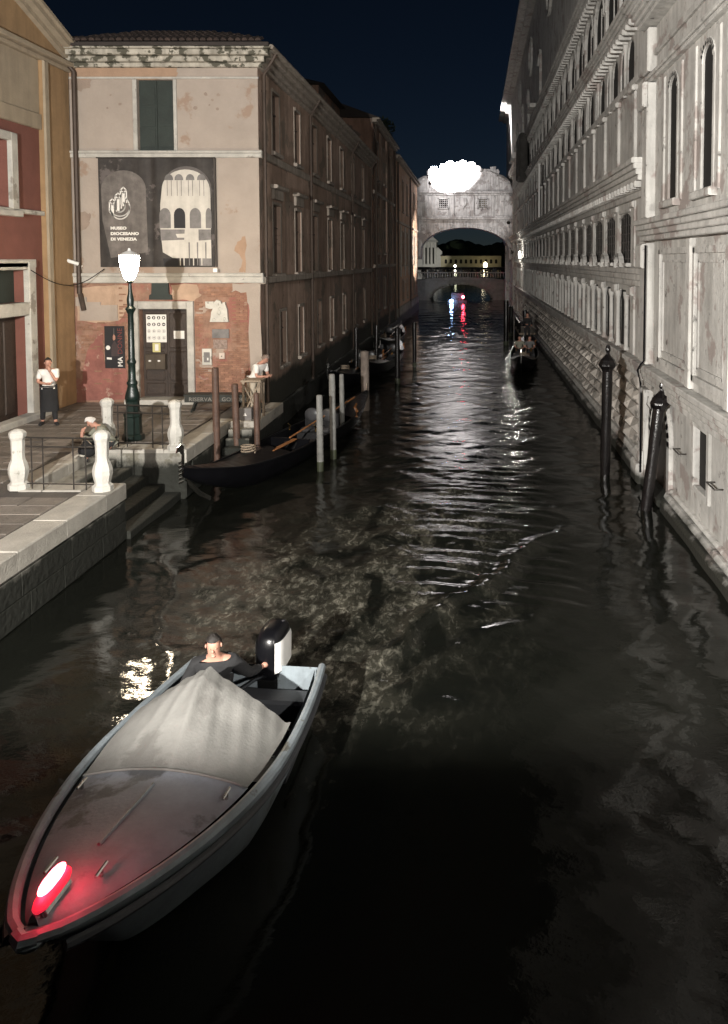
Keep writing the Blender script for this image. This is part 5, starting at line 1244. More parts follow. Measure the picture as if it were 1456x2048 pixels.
# ================================================================ GONDOLAS
def hull_sections(L, n=36):
    out = []
    for i in range(n + 1):
        t = i / n; s = 2 * t - 1
        w = .70 * (max(0.0, 1 - abs(s) ** 2.3)) ** .85 + .02
        g = .50 + .62 * max(0, abs(s) - .25) ** 1.9 * (1.0 if s < 0 else .85) + (.30 * max(0, -s - .7) * 3.3 * .5)
        kz = -.14 + 2.4 * max(0, abs(s) - .36) ** 2.0
        asym = .08 * (1 - s * s)
        out.append((t * L, w, g, min(kz, g - .1), asym))
    return out
def make_gondola(label, passengers=False):
    L = 10.8; sec = hull_sections(L)
    t = thing('gondola', (0, 0, 0), label, 'gondola', 'black gondolas on the canal')
    h = MB(); vs = []; fs = []
    prof = [(-1, 1), (-.93, .55), (-.66, .12), (-.30, 0), (.30, 0), (.66, .12), (.93, .55), (1, 1)]
    for (y, w, g, k, a) in sec:
        for (u, v) in prof: vs.append((a + u * w, y, k + v * (g - k)))
    n = len(prof)
    for i in range(len(sec) - 1):
        for j in range(n - 1): fs.append((i * n + j, i * n + j + 1, (i + 1) * n + j + 1, (i + 1) * n + j))
    h.add(vs, fs); h.build('hull', black, t, local=True, smooth=True)
    # gunwale mouldings
    for sd in (-1, 1):
        g = MB(); g.tube([(a + sd * (w - .0), y, gz + .015) for (y, w, gz, k, a) in sec], .028, 6); g.build('gunwale', black, t, local=True, smooth=True)
    # decks
    for (i0, i1, nm) in ((0, 12, 'fore_deck'), (26, 36, 'aft_deck')):
        d = MB(); vs = []; fs = []
        for (y, w, g, k, a) in sec[i0:i1 + 1]: vs += [(a - w, y, g), (a, y, g + .07 + .10 * w), (a + w, y, g)]
        for i in range(i1 - i0): fs += [(3 * i, 3 * i + 1, 3 * i + 4, 3 * i + 3), (3 * i + 1, 3 * i + 2, 3 * i + 5, 3 * i + 4)]
        d.add(vs, fs); d.build(nm, black, t, local=True)
    fl = MB(); vs = [];
    for (y, w, g, k, a) in sec[12:27]: vs += [(a - w * .8, y, .12), (a + w * .8, y, .12)]
    fl.add(vs, [(2 * i, 2 * i + 1, 2 * i + 3, 2 * i + 2) for i in range(14)]); fl.build('floor', black_m, t, local=True)
    # ferro: curved steel prow blade with six teeth
    fe = MB(lambda u, v, w: (w, u, v)); y0 = .03; g0 = sec[0][2]
    P = [(1.0, g0 - .98), (.55, g0 - .72), (.22, g0 - .42), (.02, g0 - .10), (-.04, g0 + .15), (-.02, g0 + .32), (-.10, g0 + .40), (-.22, g0 + .40), (-.17, g0 + .50), (-.04, g0 + .55), (.05, g0 + .48), (.06, g0 + .3), (.05, g0 + .1), (.12, g0 - .08), (.30, g0 - .36), (.62, g0 - .64), (1.04, g0 - .90)]
    fe.prism(P, -.008, .008)
    for k in range(6): fe.box(-.13, .02, g0 - .28 + k * .085, g0 - .235 + k * .085, -.007, .007)
    fe.build('prow_blade', steel, t, local=True)
    sb = MB(lambda u, v, w: (w, u, v)); gs = sec[-1][2]; sb.prism([(L - .1, gs - .2), (L + .02, gs + .3), (L + .06, gs + .28), (L + .02, gs - .2)], -.01, .01); sb.build('stern_blade', steel, t, local=True)
    # seats
    st = MB(); st.box(-.40, .56, 6.15, 6.75, .12, .38); st.bbox(-.44, .60, 6.78, 6.90, .12, .86, .04); st.build('seat', black_m, t, local=True)
    for sx in (-.19, .33):
        c = MB(); c.ball((sx, 6.45, .42), (.23, .26, .09), 10, 6); c.build('cushion', mat('seat_leather', (.05, .05, .052), .35, var=.2, bump=.1), t, local=True)
        c = MB(); c.ball((sx, 6.76, .80), (.25, .07, .20), 12, 8); c.build('seat_back', MATS['seat_leather'], t, local=True, smooth=True)
    cp = MB(); cp.box(-.30, .46, 5.15, 5.6, .13, .14); cp.build('carpet', cloth_k, t, local=True)
    for sx in (-.36, .44):
        c = MB(); c.box(sx - .11, sx + .11, 5.0, 5.35, .12, .42); c.build('side_seat', MATS['seat_leather'], t, local=True)
        c = MB(); c.tube([(sx, 5.6, .58), (sx, 5.62, .70), (sx, 5.52, .78)], [.02, .03, .015], 6); c.build('brass_seahorse', brass, t, local=True)
    bd = MB(lambda u, v, w: (u, 4.78 - w, v)); bd.bbox(-.5, .64, .15, .56, 0, .03, .01); o = bd.build('bulkhead', black, t, local=True)
    em = MB(lambda u, v, w: (u, 4.745 - w, v))
    ribbon(em, [(-.08, .44), (-.02, .50), (.05, .47), (.03, .38), (-.08, .24), (.06, .24)], .022, 0, .006); ribbon(em, [(.14, .44), (.20, .50), (.27, .47), (.25, .38), (.14, .24), (.28, .24)], .022, 0, .006)
    em.build('bulkhead_emblem', steel, t, local=True)
    # forcola and oar
    f = MB(); f.tube([(.66, 8.1, .5), (.70, 8.08, .66), (.62, 8.1, .78), (.70, 8.05, .92)], [.07, .05, .05, .03], 8); f.build('oar_crutch', varnish, t, local=True)
    f = MB(); f.tube([(.15, 4.6, .62), (.30, 8.9, .95)], .024, 8); f.box(.24, .36, 3.3, 4.6, .58, .60); f.build('oar', varnish, t, local=True)
    # bow cloth and coiled rope
    r = MB(); r.tube([(.05 + .17 * cos(a * .6), 2.6 + .17 * sin(a * .6), .72 + .006 * a) for a in range(32)], .018, 5); r.build('rope', wood, t, local=True)
    return t
g1 = make_gondola('black gondola with steel prow moored at the quay by the stone post')
def put(o, bow, stern, z=0.0):
    a = Vector((*bow, 0)); b = Vector((*stern, 0)); d = (b - a).normalized(); o.location = (a.x, a.y, z); o.rotation_euler = (0, 0, atan2(-d.x, d.y))
put(g1, (-6.12, 15.55), (-3.75, 26.1))
for (bow, stern, lab) in (((-5.75, 29.4), (-5.05, 40.1), 'dark gondola moored along the museum wall behind the nearest gondola'),
                          ((-5.0, 32.6), (-4.3, 43.3), 'outer dark gondola beside the thick weathered pole'),
                          ((-5.6, 42.5), (-5.2, 53.2), 'farthest moored gondola along the left house fronts')):
    c = copy_tree(g1); c['label'] = lab; put(c, bow, stern)
gr = copy_tree(g1); gr['label'] = 'gondola coming along the palace wall with gondolier and passengers'; put(gr, (2.15, 34.0), (3.0, 44.7))

# ================================================================ WORK BOAT in the foreground
def build_boat():
    bow = Vector((-2.93, 4.70, 0)); stern = Vector((-2.55, 8.65, 0)); L = (stern - bow).length
    t = thing('motor_boat', bow, 'pale grey motor boat with canvas cover and red bow light heading towards the bridge', 'boat')
    d = (stern - bow).normalized(); t.rotation_euler = (0, 0, atan2(-d.x, d.y))
    n = 44
    def half(s): return .93 * (sin(pi / 2 * min(1, s / .62)) ** .72 if s < .62 else 1 - .13 * ((s - .62) / .38) ** 2) + .09 * (1 - s) ** 2
    def gun(s): return .62 + .34 * (1 - s) ** 2.0
    vs = []; fs = []; prof = [(1.0, 1.0), (.97, .86), (.90, .5), (.76, .1), (.5, -.12), (0, -.2)]
    full = [(-a, b) for a, b in prof] + [(a, b) for a, b in prof[::-1][1:]]
    h = MB()
    for i in range(n + 1):
        s = i / n; w = half(s); g = gun(s)
        for (a, b) in full: vs.append((a * w * (1 if b > .8 else (.55 + .45 * min(1, s / .45)) if abs(a) > .01 else 1), s * L + (1 - b) * 1.0 * (1 - s) ** 3, b * g))
    m_ = len(full)
    for i in range(n):
        for j in range(m_ - 1): fs.append((i * m_ + j, i * m_ + j + 1, (i + 1) * m_ + j + 1, (i + 1) * m_ + j))
    fs.append(tuple(n * m_ + j for j in range(m_)))
    h.add(vs, fs); h.build('hull', hull_m, t, local=True, smooth=True)
    for sd in (-1, 1):
        r = MB(); r.tube([(sd * half(i / n) * .985, i / n * L, gun(i / n) - .10) for i in range(1, n + 1)], .035, 8); r.build('rub_rail', hull_dk, t, local=True, smooth=True)
        r = MB(); r.tube([(sd * (half(i / n) - .04), i / n * L, gun(i / n) + .012) for i in range(0, n + 1)], .045, 8); r.build('gunwale', hull_m, t, local=True, smooth=True)
    sc_ = MB(); sc_.tube([(-half(0) + .02, .0, gun(0) + .012), (0, -.05, gun(0) + .02), (half(0) - .02, .0, gun(0) + .012)], .05, 8); sc_.ball((0, .02, gun(0) - .02), (.11, .10, .06), 10, 6); sc_.build('stem_cap', hull_m, t, local=True, smooth=True)
    # foredeck canvas
    def surf(s, u):           # u in -1..1 across
        w = half(s) - .13; base = gun(s) + .015
        crown = .10 * (1 - u * u)
        s0, s1 = .44, .66
        if s > s0:
            k = min(1, (s - s0) / (s1 - s0)); k = k * k * (3 - 2 * k) * .3 + k * .7
            pk = max(0, 1 - abs(u + .08) ** 1.25 / 1.02)
            crown = crown * (1 - k) + k * (.50 * pk + .02)
            # long creases running from the prop down to the hem, and a slack hollow on the right
            for (uc, sl, wd, am) in ((-.48, 1.2, .07, .014), (-.26, .8, .05, .020), (-.02, -.3, .06, .050), (.20, -1.4, .05, .016), (.52, -2.2, .08, .010)):
                crown += am * (.25 + .75 * k) * math.exp(-((u - uc - (s - .6) * sl) / wd) ** 2) * min(1, (s - s0) / .04)
            crown -= .07 * k * math.exp(-((u - .36) / .22) ** 2 - ((s - .60) / .07) ** 2)
            crown += .006 * sin(u * 31 + s * 47) * k
        return Vector((u * w, s * L, base + crown))
    def sheet(s0, s1, ns, nu, m_, nm, off=0.0):
        mb = MB(); vs = []; fs = []
        for i in range(ns + 1):
            s = s0 + (s1 - s0) * i / ns
            for j in range(nu + 1): p = surf(s, -1 + 2 * j / nu); vs.append((p.x, p.y, p.z + off))
        for i in range(ns):
            for j in range(nu): q = i * (nu + 1) + j; fs.append((q, q + 1, q + nu + 2, q + nu + 1))
        mb.add(vs, fs); return mb.build(nm, m_, t, local=True, smooth=True)
    sheet(.015, .45, 24, 24, foredeck_m, 'foredeck')
    cv = sheet(.445, .705, 60, 110, canvas, 'canvas_cover', .012)
    hm = MB(); hm.tube([tuple(surf(.447, -1 + 2 * i / 30) + Vector((0, 0, .018))) for i in range(31)], .012, 6); hm.build('hem', canvas, cv, local=True)
    for (s_, u) in ((.13, -.55), (.13, .55), (.40, -.9), (.40, .9)):
        p = surf(s_, u); k_ = MB(); k_.tube([tuple(p + Vector((0, -.07, .05))), tuple(p + Vector((0, .07, .05)))], .012, 6); k_.tube([tuple(p), tuple(p + Vector((0, 0, .05)))], .016, 6); k_.build('cleat', steel, t, local=True)
    # deck centre strip
    r = MB(); r.tube([tuple(surf(s, 0) + Vector((0, 0, .008))) for s in (.20, .26, .32, .40)], .014, 6); r.build('deck_seam', hull_m, t, local=True)
    # cockpit: floor, inner sides, bench
    c = MB(); vs = []; fs = []
    for i in range(13):
        s = .68 + .31 * i / 12; w = half(s) - .12; vs += [(-w, s * L, gun(s)), (-w * .95, s * L, .12), (w * .95, s * L, .12), (w, s * L, gun(s))]
    for i in range(12):
        for j in range(3): fs.append((4 * i + j, 4 * i + j + 1, 4 * i + j + 5, 4 * i + j + 4))
    c.add(vs, fs); c.build('cockpit_liner', hull_dk, t, local=True)
    b = MB(); b.bbox(-.7, .7, L * .90, L * .97, .12, .42, .03); b.build('stern_bench', hull_dk, t, local=True)
    # hoops and a prop under the canvas
    for s in (.58, .69):
        r = MB(); r.tube([tuple(surf(s, u) + Vector((0, 0, -.03))) for u in [-1 + .1 * i for i in range(21)]], .016, 6); r.build('canopy_hoop', steel, t, local=True)
    # outboard engine at the stern
    ex_, ey_ = .12, L + .16
    prof_e = [(.42, .62), (.47, .84), (.55, .96), (.70, 1.0), (.84, .99), (.93, .92), (.99, .76), (1.02, .45)]
    def rim(k, an, off=0.0):
        c_, s_ = cos(an), sin(an); e_ = 2 / 3.2
        return ((.165 * k + off) * (abs(c_) ** e_) * (1 if c_ > 0 else -1), (.27 * k + off) * (abs(s_) ** e_) * (1 if s_ > 0 else -1))
    e = MB(); vs = []; fs = []; nn = 28
    for (z, k) in prof_e:
        for j in range(nn): x_, y_ = rim(k, 2 * pi * j / nn); vs.append((ex_ + x_, ey_ + y_ + .05 * (z - .4), z))
    for i in range(len(prof_e) - 1):
        for j in range(nn): fs.append((i * nn + j, i * nn + (j + 1) % nn, (i + 1) * nn + (j + 1) % nn, (i + 1) * nn + j))
    fs.append(tuple((len(prof_e) - 1) * nn + j for j in range(nn))); e.add(vs, fs); e.build('engine_cowling', black, t, local=True, smooth=True)
    for sd in (0, pi):
        e = MB(); vs = []; fs = []; m_n = 12
        for i, z in enumerate((.56, .64, .74, .84, .91)):
            k = (1 if z < .85 else .955) + .0
            for j in range(m_n + 1):
                an = sd + radians(-62 + 124 * j / m_n * (1 - .08 * i)); x_, y_ = rim(k, an, .008); vs.append((ex_ + x_, ey_ + y_ + .05 * (z - .4), z))
        for i in range(4):
            for j in range(m_n): q = i * (m_n + 1) + j; fs.append((q, q + 1, q + m_n + 2, q + m_n + 1))
        e.add(vs, fs); e.build('cowling_side', white_pl, t, local=True, smooth=True)
    e = MB(); e.tube([(ex_, ey_ - .2, .52), (ex_ - .06, ey_ - .45, .60), (ex_ - .10, ey_ - .75, .66)], [.03, .022, .026], 8); e.build('tiller', black, t, local=True)
    e = MB(); e.box(ex_ - .08, ex_ + .08, ey_ - .12, ey_ + .10, -.5, .43); e.build('engine_leg', black, t, local=True)
    e = MB(); e.box(ex_ - .12, ex_ + .12, L - .03, L + .06, .30, .56); e.build('engine_clamp', steel, t, local=True)
    for (x, y, z, sz) in ((-.02, L - .75, .62, (.09, .07, .10)), (-.36, L - .45, .58, (.05, .05, .16))):
        e = MB(); e.ball((x, y, z), sz, 12, 8); e.build('fender', white_pl, t, local=True, smooth=True)
    # bow light
    f = MB(); p = surf(.055, .28); f.tube([tuple(p + Vector((0, -.13, .02))), tuple(p + Vector((0, .13, .02)))], .035, 8); f.build('light_base', steel, t, local=True)
    g = MB(); g.tube([tuple(p + Vector((-.02, y_, .15))) for y_ in (-.135, -.12, -.09, -.04, .04, .09, .12, .135)], [.008, .022, .034, .042, .042, .034, .022, .008], 14)
    g.build('bow_light', emitter('red_bow_glow', (1.0, .10, .13), 22), t, local=True, smooth=True)
    g = MB(); g.tube([tuple(p + Vector((-.02, y_, .075))) for y_ in (-.18, -.165, -.12, .0, .12, .165, .18)], [.01, .032, .050, .056, .050, .032, .01], 14); g.build('red_halo', emitter('red_halo_glow', (1.0, .03, .07), .75), t, local=True, smooth=True)  # glowing capsule added to imitate the red halo round the bow light
    for k in (-.12, .0, .14):
        l = light('bow_light_beam', 'POINT', (0, 0, 0), 7, (1, .03, .06), None, .05); l.parent = t; l.location = tuple(p + Vector((0, k, .17)))
    return t, L
boat, BL = build_boat()

# small boat with blue and red lights under the low bridge
t = thing('distant_boat', (-2.1, 95, 0), 'small dark boat with a blue white and a red light under the low bridge', 'boat')
m = MB(); m.prism([(-1.2, -1), (1.2, -1), (1.3, 1.5), (0, 4), (-1.3, 1.5)], -.2, .35)
m.build('hull', hull_dk, t, local=True); m = MB(); m.bbox(-.8, .8, -.4, 1.8, .36, 1.3, .1); m.build('cabin', hull_dk, t, local=True)
bx, bz = D(903, 602, 93.5); rx_, rz_ = D(926, 594, 93.5)
m = MB(); m.ball((bx, 93.5, bz), .20, 10, 8); m.build('blue_light', emitter('blue_boat_glow', (.35, .55, 1.0), 90), t)
m = MB(); m.ball((rx_, 93.5, rz_), .17, 10, 8); m.build('red_light', emitter('red_boat_glow', (1.0, .06, .10), 60), t)
light('light_beam', 'POINT', (bx, 93.1, bz + .1), 40, (.35, .55, 1), t, .12); light('light_beam', 'POINT', (rx_, 93.1, rz_ + .1), 30, (1, .05, .09), t, .12)
m = MB(); m.tube([(rx_, 93.6, 0.3), (rx_, 93.6, rz_)], .03, 6); m.build('light_mast', iron, t)

# ================================================================ BENCH, STAND AND OTHER SMALL THINGS
t = thing('bench', (-6.9, 20.9, PZ), 'low green plank bench with white lettering along its front edge', 'bench')
x0, x1 = D(372, 812, 21.0)[0], D(506, 812, 21.0)[0]
m = MB(); m.bbox(x0, x1, 20.8, 21.2, PZ + .48, PZ + .52, .008); m.build('seat', mat('green_bench_paint', (.018, .020, .016), .6, var=.3, bump=.2), t)
m = MB(); m.box(x0 + .03, x1 - .03, 20.82, 20.845, PZ + .30, PZ + .478); m.build('apron', MATS['green_bench_paint'], t)
for u in (x0 + .3, x1 - .35): m = MB(); m.tube([(u - .12, 20.9, PZ), (u, 20.9, PZ + .30), (u, 21.1, PZ + .30), (u - .12, 21.1, PZ)], .03, 6); m.build('leg', MATS['green_bench_paint'], t)
text_part('lettering', 'RISERVATA GONDOLE', .15, mat('worn_white_paint', (.20, .19, .17), .8, bump=0), t, (x0 + .15, 20.812, PZ + .335), (1, 0, 0), (0, 0, 1), (0, -1, 0), bold=.002, xs=1.12)
t = thing('wooden_stand', (-6.05, 20.3, PZ), 'small weathered wooden stand with crossed braces under the leaning man', 'table')
sx0, sx1 = D(488, 772, 20.3)[0], D(528, 772, 20.3)[0]
m = MB(); m.bbox(sx0, sx1, 20.0, 20.5, PZ + 1.0, PZ + 1.05, .008); m.build('top', wood, t)
for u in (sx0 + .06, sx1 - .06):
    for v in (20.05, 20.45): m = MB(); m.box(u - .03, u + .03, v - .03, v + .03, PZ - .02, PZ + 1.0); m.build('leg', wood, t)
for a, b in (((sx0 + .06, PZ + .1), (sx1 - .06, PZ + .95)), ((sx1 - .06, PZ + .1), (sx0 + .06, PZ + .95))):
    m = MB(); m.tube([(a[0], 20.02, a[1]), (b[0], 20.02, b[1])], .018, 5); m.build('brace', wood, t)
t = thing('paint_bucket', (-6.15, 20.0, PZ), 'dark box with a small white arrow mark standing under the wooden stand', 'box')
m = MB(); m.bbox(-6.3, -5.95, 19.86, 20.1, PZ, PZ + .32, .01); m.build('case', ink_g, t)
m = MB(lambda u, v, w: (u, 19.858 - w, v)); m.prism([(-6.17, PZ + .12), (-6.07, PZ + .12), (-6.12, PZ + .2)], 0, .003); m.build('mark', paper, t)
# bags beside the seated person
sx, sy = G(165, 920, PZ)
t = thing('shoulder_bag', (sx, sy, PZ), 'dark shoulder bag on the kerb beside the seated person', 'bag')
m = MB(); m.ball((sx, sy + .2, PZ + .16), (.20, .13, .16), 12, 8); m.build('body', black_m, t, smooth=True)
m = MB(); m.tube([(sx - .15, sy + .2, PZ + .24), (sx - .05, sy + .2, PZ + .45), (sx + .12, sy + .2, PZ + .26)], .012, 5); m.build('strap', wood, t)
m = MB(); m.tube([(sx - .25, sy + .1, PZ + .02), (sx - .1, sy + .02, PZ + .10), (sx + .0, sy + .08, PZ + .06)], .02, 5); m.build('sleeve', mat('pale_cloth', (.4, .38, .33), .9, bump=.3), t)

# ================================================================ PEOPLE
def skin_obj(name, nodes, edges, m_, parent, sub=2, extra=None, loc=(0, 0, 0), smooth=True):
    me = bpy.data.meshes.new(name); me.from_pydata([n[0] for n in nodes], edges, []); o = bpy.data.objects.new(name, me); COL.objects.link(o)
    sk = o.modifiers.new('s', 'SKIN'); sk.use_smooth_shade = True
    sv = me.skin_vertices[0].data
    for i, n in enumerate(nodes):
        r = n[1]; sv[i].radius = (r, r) if not isinstance(r, tuple) else r; sv[i].use_root = (i == 0)
    su = o.modifiers.new('u', 'SUBSURF'); su.levels = sub; su.render_levels = sub
    ev = bpy.data.meshes.new_from_object(o.evaluated_get(bpy.context.evaluated_depsgraph_get()))
    COL.objects.unlink(o); bpy.data.objects.remove(o); bpy.data.meshes.remove(me)
    ev.name = name
    if extra:
        bm = bmesh.new(); bm.from_mesh(ev)
        tmp = bpy.data.meshes.new('t'); tmp.from_pydata(extra.v, [], extra.f); bm.from_mesh(tmp); bm.to_mesh(ev); bm.free(); bpy.data.meshes.remove(tmp)
    ev.materials.clear(); ev.materials.append(m_)
    ev.polygons.foreach_set('use_smooth', [True] * len(ev.polygons))
    ob = bpy.data.objects.new(name, ev); COL.objects.link(ob); ob.parent = parent
    return ob
def hand_nodes(w, dirv, side, r=.011):
    """palm and five curled fingers as extra skin chains; returns list of (nodes, edges)"""
    d = Vector(dirv).normalized(); s_ = Vector(side).normalized(); n = d.cross(s_).normalized(); out = []
    w = Vector(w)
    nodes = [(tuple(w - d * .02), .026), (tuple(w + d * .03), .034), (tuple(w + d * .085), .036)]; edges = [(0, 1), (1, 2)]
    out.append((nodes, edges))
    for k, (o, l) in enumerate(((-.030, .065), (-.010, .078), (.010, .072), (.030, .056))):
        b = w + d * .08 + s_ * o; p1 = b + d * l * .45 + n * .01; p2 = p1 + d * l * .3 + n * .018; p3 = p2 + d * l * .2 + n * .02
        out.append(([(tuple(b), .0105), (tuple(p1), .0095), (tuple(p2), .0085), (tuple(p3), .007)], [(0, 1), (1, 2), (2, 3)]))
    b = w + d * .03 - s_ * .03; out.append(([(tuple(b), .013), (tuple(b + d * .03 - s_ * .025 + n * .01), .011), (tuple(b + d * .055 - s_ * .03 + n * .02), .009)], [(0, 1), (1, 2)]))
    return out
def person(label, loc, rz, J, top, bottom, hair, shoes, apron=False, group=None, top_full=False, cat='person', bald=False, hair_back=True):
    """J: joint name -> local point (metres). x = to the person's right/left, -y = facing direction, z up"""
    t = thing('person', loc, label, cat, group, rz=rz)
    V = {k: Vector(v) for k, v in J.items()}
    head = V['head']; neck = V['neck']; f = V.get('face', Vector((0, -1, 0))).normalized(); up = (head - neck).normalized(); side = f.cross(up).normalized(); f = up.cross(side).normalized()
    N_ = []; E_ = []; ix = {}
    def nd(k, r, p=None): ix[k] = len(N_); N_.append((tuple(p if p is not None else V[k]), r)); return ix[k]
    nd('pelvis', (.15, .115)); nd('belly', (.135, .105), V['pelvis'].lerp(V['chest'], .45)); nd('chest', (.155, .115)); nd('upper', (.12, .09), V['chest'].lerp(V['neck'], .62)); nd('neck', .056)
    nd('jaw', .068, head - up * .055 + f * .02); nd('skull', (.078, .092), head + up * .03); nd('crown', .062, head + up * .095)
    E_ += [(0, 1), (1, 2), (2, 3), (3, 4), (4, 5), (5, 6), (6, 7)]
    for s in 'LR':
        a = nd('sh' + s, .062); b = nd('el' + s, .045); c = nd('wr' + s, .030); E_ += [(ix['upper'], a), (a, b), (b, c)]
        h = nd('hip' + s, .092); k = nd('kn' + s, .062); n_ = nd('an' + s, .043); q = nd('toe' + s, .035); E_ += [(ix['pelvis'], h), (h, k), (k, n_), (n_, q)]
    ex = MB()
    # face: nose, brows, lips, ears, eyes
    fc = head + f * .085
    ex.ball(tuple(head + f * .098 - up * .005), (.014, .014, .022), 8, 6)
    ex.ball(tuple(head + f * .085 - up * .045), (.024, .012, .009), 8, 6); ex.ball(tuple(head + f * .07 - up * .085), (.026, .022, .018), 8, 6)
    for q in (-1, 1):
        ex.ball(tuple(head + side * q * .082 - up * .0), (.012, .018, .028), 8, 6); ex.ball(tuple(head + f * .084 + side * q * .030 + up * .022), (.013, .009, .008), 8, 6)
    hands = MB()
    def chain_mesh(nodes, edges):
        pts = [n[0] for n in nodes]; rr = [n[1] for n in nodes]; hands.tube(pts, rr, 8); hands.ball(pts[-1], rr[-1], 8, 5)
    for s in 'LR':
        if 'nohand' in J: continue
        d = V.get('hd' + s, (V['wr' + s] - V['el' + s])); sd = V.get('hs' + s, Vector((1, 0, 0)))
        if abs(d.normalized().dot(Vector(sd).normalized())) > .9: sd = Vector((0, 1, 0))
        for nodes, edges in hand_nodes(V['wr' + s], d, sd): chain_mesh(nodes, edges)
    ex.add(hands.v, hands.f)
    skin_obj('body', N_, E_, skin_m, t, 2, ex)
    # clothes follow the body
    k = .022
    def grow(keys, edges, m_, name, add=.02, scale=1.12, cut=None):
        nn = []; mp_ = {}
        for q, (key, fac) in enumerate(keys):
            p, r = N_[ix[key]]; r = tuple(x * scale + add for x in r) if isinstance(r, tuple) else r * scale + add
            nn.append((p, r)); mp_[key] = q
        if cut:
            for key, (a, b, t_) in cut.items():
                pa = Vector(N_[ix[a]][0]); pb = Vector(N_[ix[b]][0]); ra = N_[ix[a]][1]; rb = N_[ix[b]][1]; ra = ra[0] if isinstance(ra, tuple) else ra; rb = rb[0] if isinstance(rb, tuple) else rb
                mp_[key] = len(nn); nn.append((tuple(pa.lerp(pb, t_)), (ra + (rb - ra) * t_) * scale + add))
        return skin_obj(name, nn, [(mp_[a], mp_[b]) for a, b in edges], m_, t, 2)
    cut = {}
    sl = 1.0 if top_full else None
    for s in 'LR': cut['c' + s] = ('el' + s, 'wr' + s, .85) if top_full else ('sh' + s, 'el' + s, .78)
    cut['waist'] = ('pelvis', 'belly', .35); cut['nk'] = ('upper', 'neck', .35)
    edges = [('waist', 'belly'), ('belly', 'chest'), ('chest', 'upper'), ('upper', 'nk')]
    keys = [('belly', 1), ('chest', 1), ('upper', 1)]
    for s in 'LR':
        keys.append(('sh' + s, 1))
        if top_full: keys.append(('el' + s, 1)); edges += [('upper', 'sh' + s), ('sh' + s, 'el' + s), ('el' + s, 'c' + s)]
        else: edges += [('upper', 'sh' + s), ('sh' + s, 'c' + s)]
    grow(keys, edges, top, 'shirt' if not top_full else 'jacket', .014, 1.08, cut)
    keys = [('pelvis', 1)] + [(a + s, 1) for s in 'LR' for a in ('hip', 'kn')]; cut = {'c' + s: ('kn' + s, 'an' + s, .95) for s in 'LR'}; cut['waist'] = ('pelvis', 'belly', .5)
    grow(keys, [('pelvis', 'waist')] + [e for s in 'LR' for e in (('pelvis', 'hip' + s), ('hip' + s, 'kn' + s), ('kn' + s, 'c' + s))], bottom, 'trousers', .014, 1.08, cut)
    if apron:
        a = MB(); w0 = V['pelvis']; z1 = w0.z + .08; vs = []; fs = []
        for i in range(11):
            for j in range(19):
                an = radians(-150 + 300 * j / 18) - pi / 2; zz = z1 - (z1 - .36) * i / 10; r = .185 + .028 * (i / 10) + .008 * sin(j * 1.9 + i * .3)
                vs.append((w0.x + r * 1.05 * cos(an), w0.y + r * .85 * sin(an), zz))
        for i in range(10):
            for j in range(18): q = i * 19 + j; fs.append((q, q + 1, q + 20, q + 19))
        a.add(vs, fs); a.build('apron', cloth_k, t, local=True, smooth=True)
    for s in 'LR':
        d = (V['toe' + s] - V['an' + s]); m_ = MB(); a = V['an' + s]; b = V['toe' + s]; m_.tube([tuple(a + Vector((0, .03, -.035))), tuple(a.lerp(b, .5) + Vector((0, 0, -.01))), tuple(b + Vector((0, 0, -.002)))], [.05, .048, .042], 8); m_.ball(tuple(b), (.045, .05, .038), 8, 6); m_.build('shoe', shoes, t, local=True, smooth=True)
    if not bald or hair_back:
        h = MB(); R = .098
        vs = []; fs = []; nn, mm = 16, 8
        for i in range(mm + 1):
            th = (.50 if not bald else .52) * pi * i / mm
            for j in range(nn):
                a = 2 * pi * j / nn; lim = 1.0 if (cos(a) < .2) else .60
                tt = th * (lim if not bald else lim) ; p = head + up * .03 + (up * cos(tt) * (R + .02) + (f * cos(a) * 1.08 + side * sin(a) * .94) * sin(tt) * (R + .004)) * (1 + .03 * sin(a * 5 + i))
                if cos(a) < .2: p -= up * .05 * (i / mm)
                vs.append(tuple(p))
        for i in range(mm):
            for j in range(nn): fs.append((i * nn + j, i * nn + (j + 1) % nn, (i + 1) * nn + (j + 1) % nn, (i + 1) * nn + j))
        h.add(vs, fs)
        if not bald: h.build('hair', hair, t, local=True, smooth=True)
        else: h.build('hair', hair, t, local=True, smooth=True)
    return t
def stand(**kw):
    J = dict(pelvis=(0, 0, .96), chest=(0, .01, 1.25), neck=(0, .0, 1.48), head=(0, -.02, 1.62), shL=(-.19, 0, 1.40), shR=(.19, 0, 1.40), elL=(-.25, .02, 1.12), elR=(.25, .02, 1.12), wrL=(-.24, -.06, .88), wrR=(.24, -.06, .88),
             hipL=(-.095, 0, .90), hipR=(.095, 0, .90), knL=(-.11, -.02, .50), knR=(.11, -.02, .50), anL=(-.12, .02, .09), anR=(.12, .02, .09), toeL=(-.14, -.15, .04), toeR=(.14, -.15, .04), face=(0, -1, 0))
    J.update(kw); return J
mx_, my_ = G(100, 849, PZ)
person('man in white shirt and long black apron standing with one hand at his mouth', (mx_, my_, PZ), radians(18),
       stand(elL=(-.24, -.06, 1.13), wrL=(-.02, -.22, 1.10), elR=(.20, -.14, 1.14), wrR=(.06, -.17, 1.42), hdL=(1, -.1, 0), hdR=(-.2, -.1, 1), hsR=(1, 0, 0), face=(.15, -1, -.05), knL=(-.14, -.03, .5), anL=(-.18, .06, .09), toeL=(-.20, -.11, .04), anR=(.15, -.08, .09), toeR=(.22, -.22, .04)),
       cloth_w, cloth_k, hair_d, black_m, apron=True)
lx, ly = D(512, 800, 20.75)[0], 20.75
